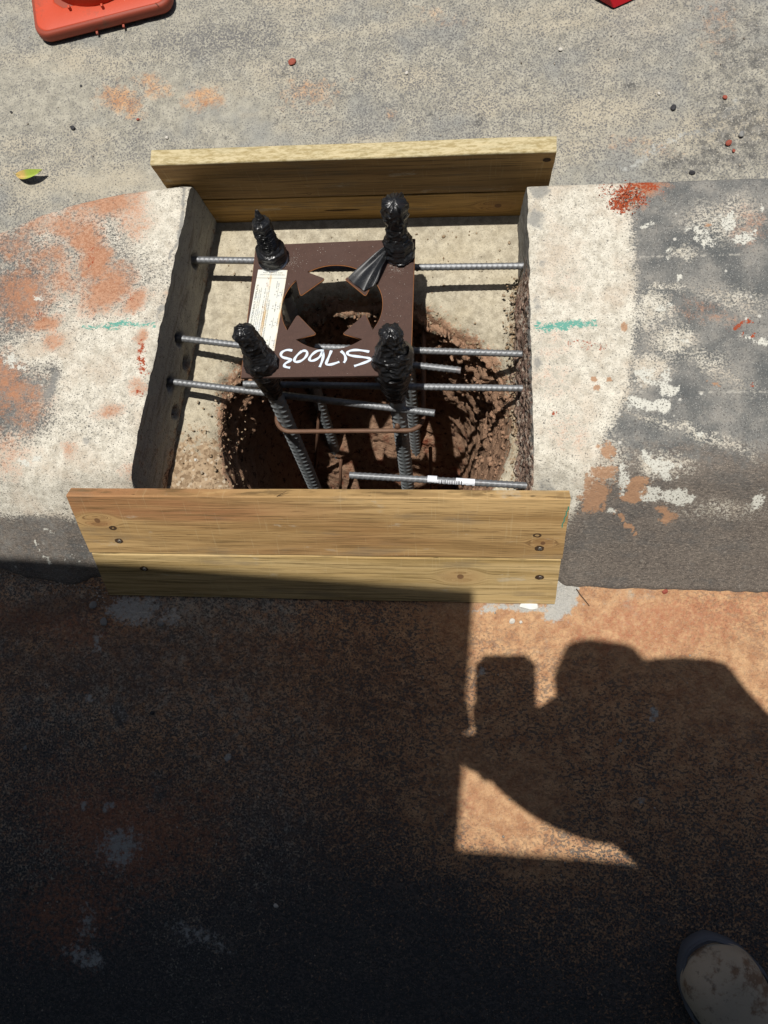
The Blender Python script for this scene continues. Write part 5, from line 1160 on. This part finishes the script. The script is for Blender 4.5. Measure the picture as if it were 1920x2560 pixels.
# cap: crown over the top of the head with a short peak
bm = bmesh.new(); bmesh.ops.create_uvsphere(bm, u_segments=32, v_segments=16, radius=1)
for v in list(bm.verts):
    if v.co.z < -.15: bm.verts.remove(v)
for v in bm.verts: v.co = Vector((v.co.x*.087+.005*math.sin(v.co.y*7+v.co.z*5), v.co.y*.106+.004*math.sin(v.co.x*9), v.co.z*.118+.020))
bmesh.ops.transform(bm, matrix=Matrix.Translation(headc)@hq@Matrix.Rotation(.35, 4, 'X'), verts=bm.verts)
cp = bm_obj('cap', bm, M_HAT, person, True); cp.location = (-.62, .85, 0); so_m = cp.modifiers.new('s', 'SOLIDIFY'); so_m.thickness = .003
# phone
pn = Vector((cf[0], cf[1], cf[2]))                        # view direction
zb = CAM_H+.010
c_tl, c_tr = over(1186, 1637, zb), over(1338, 1637, zb)
exp_ = Vector(cr); eyp = -Vector(cd); PWd = (c_tr-c_tl).length; PHt = PWd*2.05
ctr = (c_tl+c_tr)/2-eyp*(PHt/2); q = ctr-Vector((0, 0, CAM_H)); q = q-pn*q.dot(pn)-pn*.0095
ctr = Vector((0, 0, CAM_H))+q
phone = bpy.data.objects.new('phone', None); C.objects.link(phone)
phone.matrix_world = Matrix(((exp_.x, eyp.x, -pn.x, ctr.x), (exp_.y, eyp.y, -pn.y, ctr.y), (exp_.z, eyp.z, -pn.z, ctr.z), (0, 0, 0, 1)))
tag(phone, 'phone in a dark case held over the pit, its rectangular shadow in view', 'phone')
M_CASE = mat_flat('black_phone_case', (.02, .02, .022), .5, .1); M_GLASS = mat_flat('phone_glass', (.01, .01, .012), .08, .05)
bm = bmesh.new(); bmesh.ops.create_cube(bm, size=1); bmesh.ops.scale(bm, vec=(PWd, PHt, .011), verts=bm.verts)
bmesh.ops.bevel(bm, geom=[e for e in bm.edges if abs((e.verts[0].co-e.verts[1].co).z) > .005], offset=.014, segments=6, affect='EDGES'); bm_obj('case', bm, M_CASE, phone)
bm = box_bm(PWd-.012, PHt-.012, .001, mtx=Matrix.Translation((0, 0, .0062))); bm_obj('screen', bm, M_GLASS, phone)
# hands: palm and five fingers each
def hand(c, ax_f, ax_s, nz, parent, flip=1, curl=.8):
    "c palm centre, ax_f finger direction, ax_s across the palm, nz palm normal"
    af, as_, nz = Vector(ax_f).normalized(), Vector(ax_s).normalized(), Vector(nz).normalized()
    js = [(c-af*.045, .026), (c, (.036, .018)), (c+af*.03, (.036, .016))]; ed = [(0, 1), (1, 2)]
    o = skin('hand', js, ed, M_SKIN, parent, 2)
    for k, (o_, L_) in enumerate(((-.030, .072), (-.010, .080), (.010, .075), (.030, .060))):
        p0 = c+af*.03+as_*o_*1.0; d1_ = af; d2_ = (af*math.cos(curl)+nz*math.sin(curl)); d3_ = (af*math.cos(curl*2)+nz*math.sin(curl*2))
        pts = [(p0, .010), (p0+d1_*L_*.42, .0095), (p0+d1_*L_*.42+d2_*L_*.33, .0085), (p0+d1_*L_*.42+d2_*L_*.33+d3_*L_*.25, .007)]
        f = skin('finger', pts, [(0, 1), (1, 2), (2, 3)], M_SKIN, o, 1); f.location = (0, 0, 0)
    p0 = c-af*.03-as_*.028*flip; d1_ = (-as_*flip*.8+af*.6).normalized(); d2_ = (-as_*flip*.3+af*.95).normalized()
    f = skin('thumb', [(p0, .013), (p0+d1_*.035, .011), (p0+d1_*.035+d2_*.03, .009)], [(0, 1), (1, 2)], M_SKIN, o, 1); f.location = (0, 0, 0)
    return o
dL = (Vector(over(1205, 1845, 1.375))-elL).normalized()
hL = hand(over(1188, 1872, 1.385), (-.12, .95, .05), (.95, .12, 0), (0, 0, 1), person, -1)
hR = hand(over(1344, 1812, 1.392), (-.85, .35, .0), (.35, .85, 0), (0, 0, 1), person, 1)

# ------------------------------------------------------------------ unseen sheets added to cast the straight-edged shadow and cut skylight
M_CANV = mat_flat('blocker_canvas', (.03, .05, .04), .9, .15, 30); M_POST = mat_steel('blocker_post', (.3, .3, .3), (.5, .5, .5), .02, .4)
def blocker(gpts, z, label, posts):
    top = [over(x, y, z) if not isinstance(x, tuple) else None for x, y in gpts]
    can = empty('shade_blocker', (float(sum(p.x for p in top)/len(top)), float(sum(p.y for p in top)/len(top)), 0), label, 'blocker', 'added shadow blockers out of frame')
    off = can.location
    n = len(top); V_ = [p-off for p in top]+[p-off+Vector((0, 0, .03)) for p in top]
    F_ = [tuple(range(n))[::-1], tuple(range(n, 2*n))]+[(k, (k+1) % n, n+(k+1) % n, n+k) for k in range(n)]
    me = mesh('blocker_sheet', V_, F_); bmx = bmesh.new(); bmx.from_mesh(me); bmesh.ops.recalc_face_normals(bmx, faces=bmx.faces[:]); bmx.to_mesh(me); bmx.free(); link('blocker_sheet', me, M_CANV, can)
    for (x, y) in posts:
        V_, F_ = tube([Vector((x, y, 0))-off, Vector((x, y, z+.01))-off], .025, 12); link('post', mesh('post', V_, F_), M_POST, can, True)
def gpx(X_, Y_):                                     # ground point to photo pixel (for sheet corners far outside the frame)
    p = M.inverted()@Vector((X_, Y_, 0)); return (960+p.x/(-p.z)*F, 1280-p.y/(-p.z)*F)
cA_ = at(1183, 1478, 0); cB_ = at(1141, 2122, 0); cC_ = at(-100, 1388, 0)
sl = (cC_[1]-cA_[1])/(cC_[0]-cA_[0])
blocker([gpx(-6.0, cA_[1]+sl*(-6.0-cA_[0])), (1183, 1478), (1141, 2122), gpx(cB_[0]-.02, -5.5), gpx(-6.0, -5.5)], 2.1, 'added canopy on the left, out of frame, casting the straight-edged shadow', [(-5.7, -5.2), (-5.7, -.1), (-.2, -5.2)])
blocker([(1060, 2117), (1480, 2146), gpx(5.5, -.90), gpx(5.5, -5.5), gpx(-.02, -5.5)], 2.16, 'added canopy on the right, out of frame, shading the boots', [(5.2, -5.2), (5.2, -1.2), (.2, -5.2)])
print('objects', len(S.objects), 'tris', sum(len(o.data.polygons) for o in S.objects if o.type == 'MESH'))
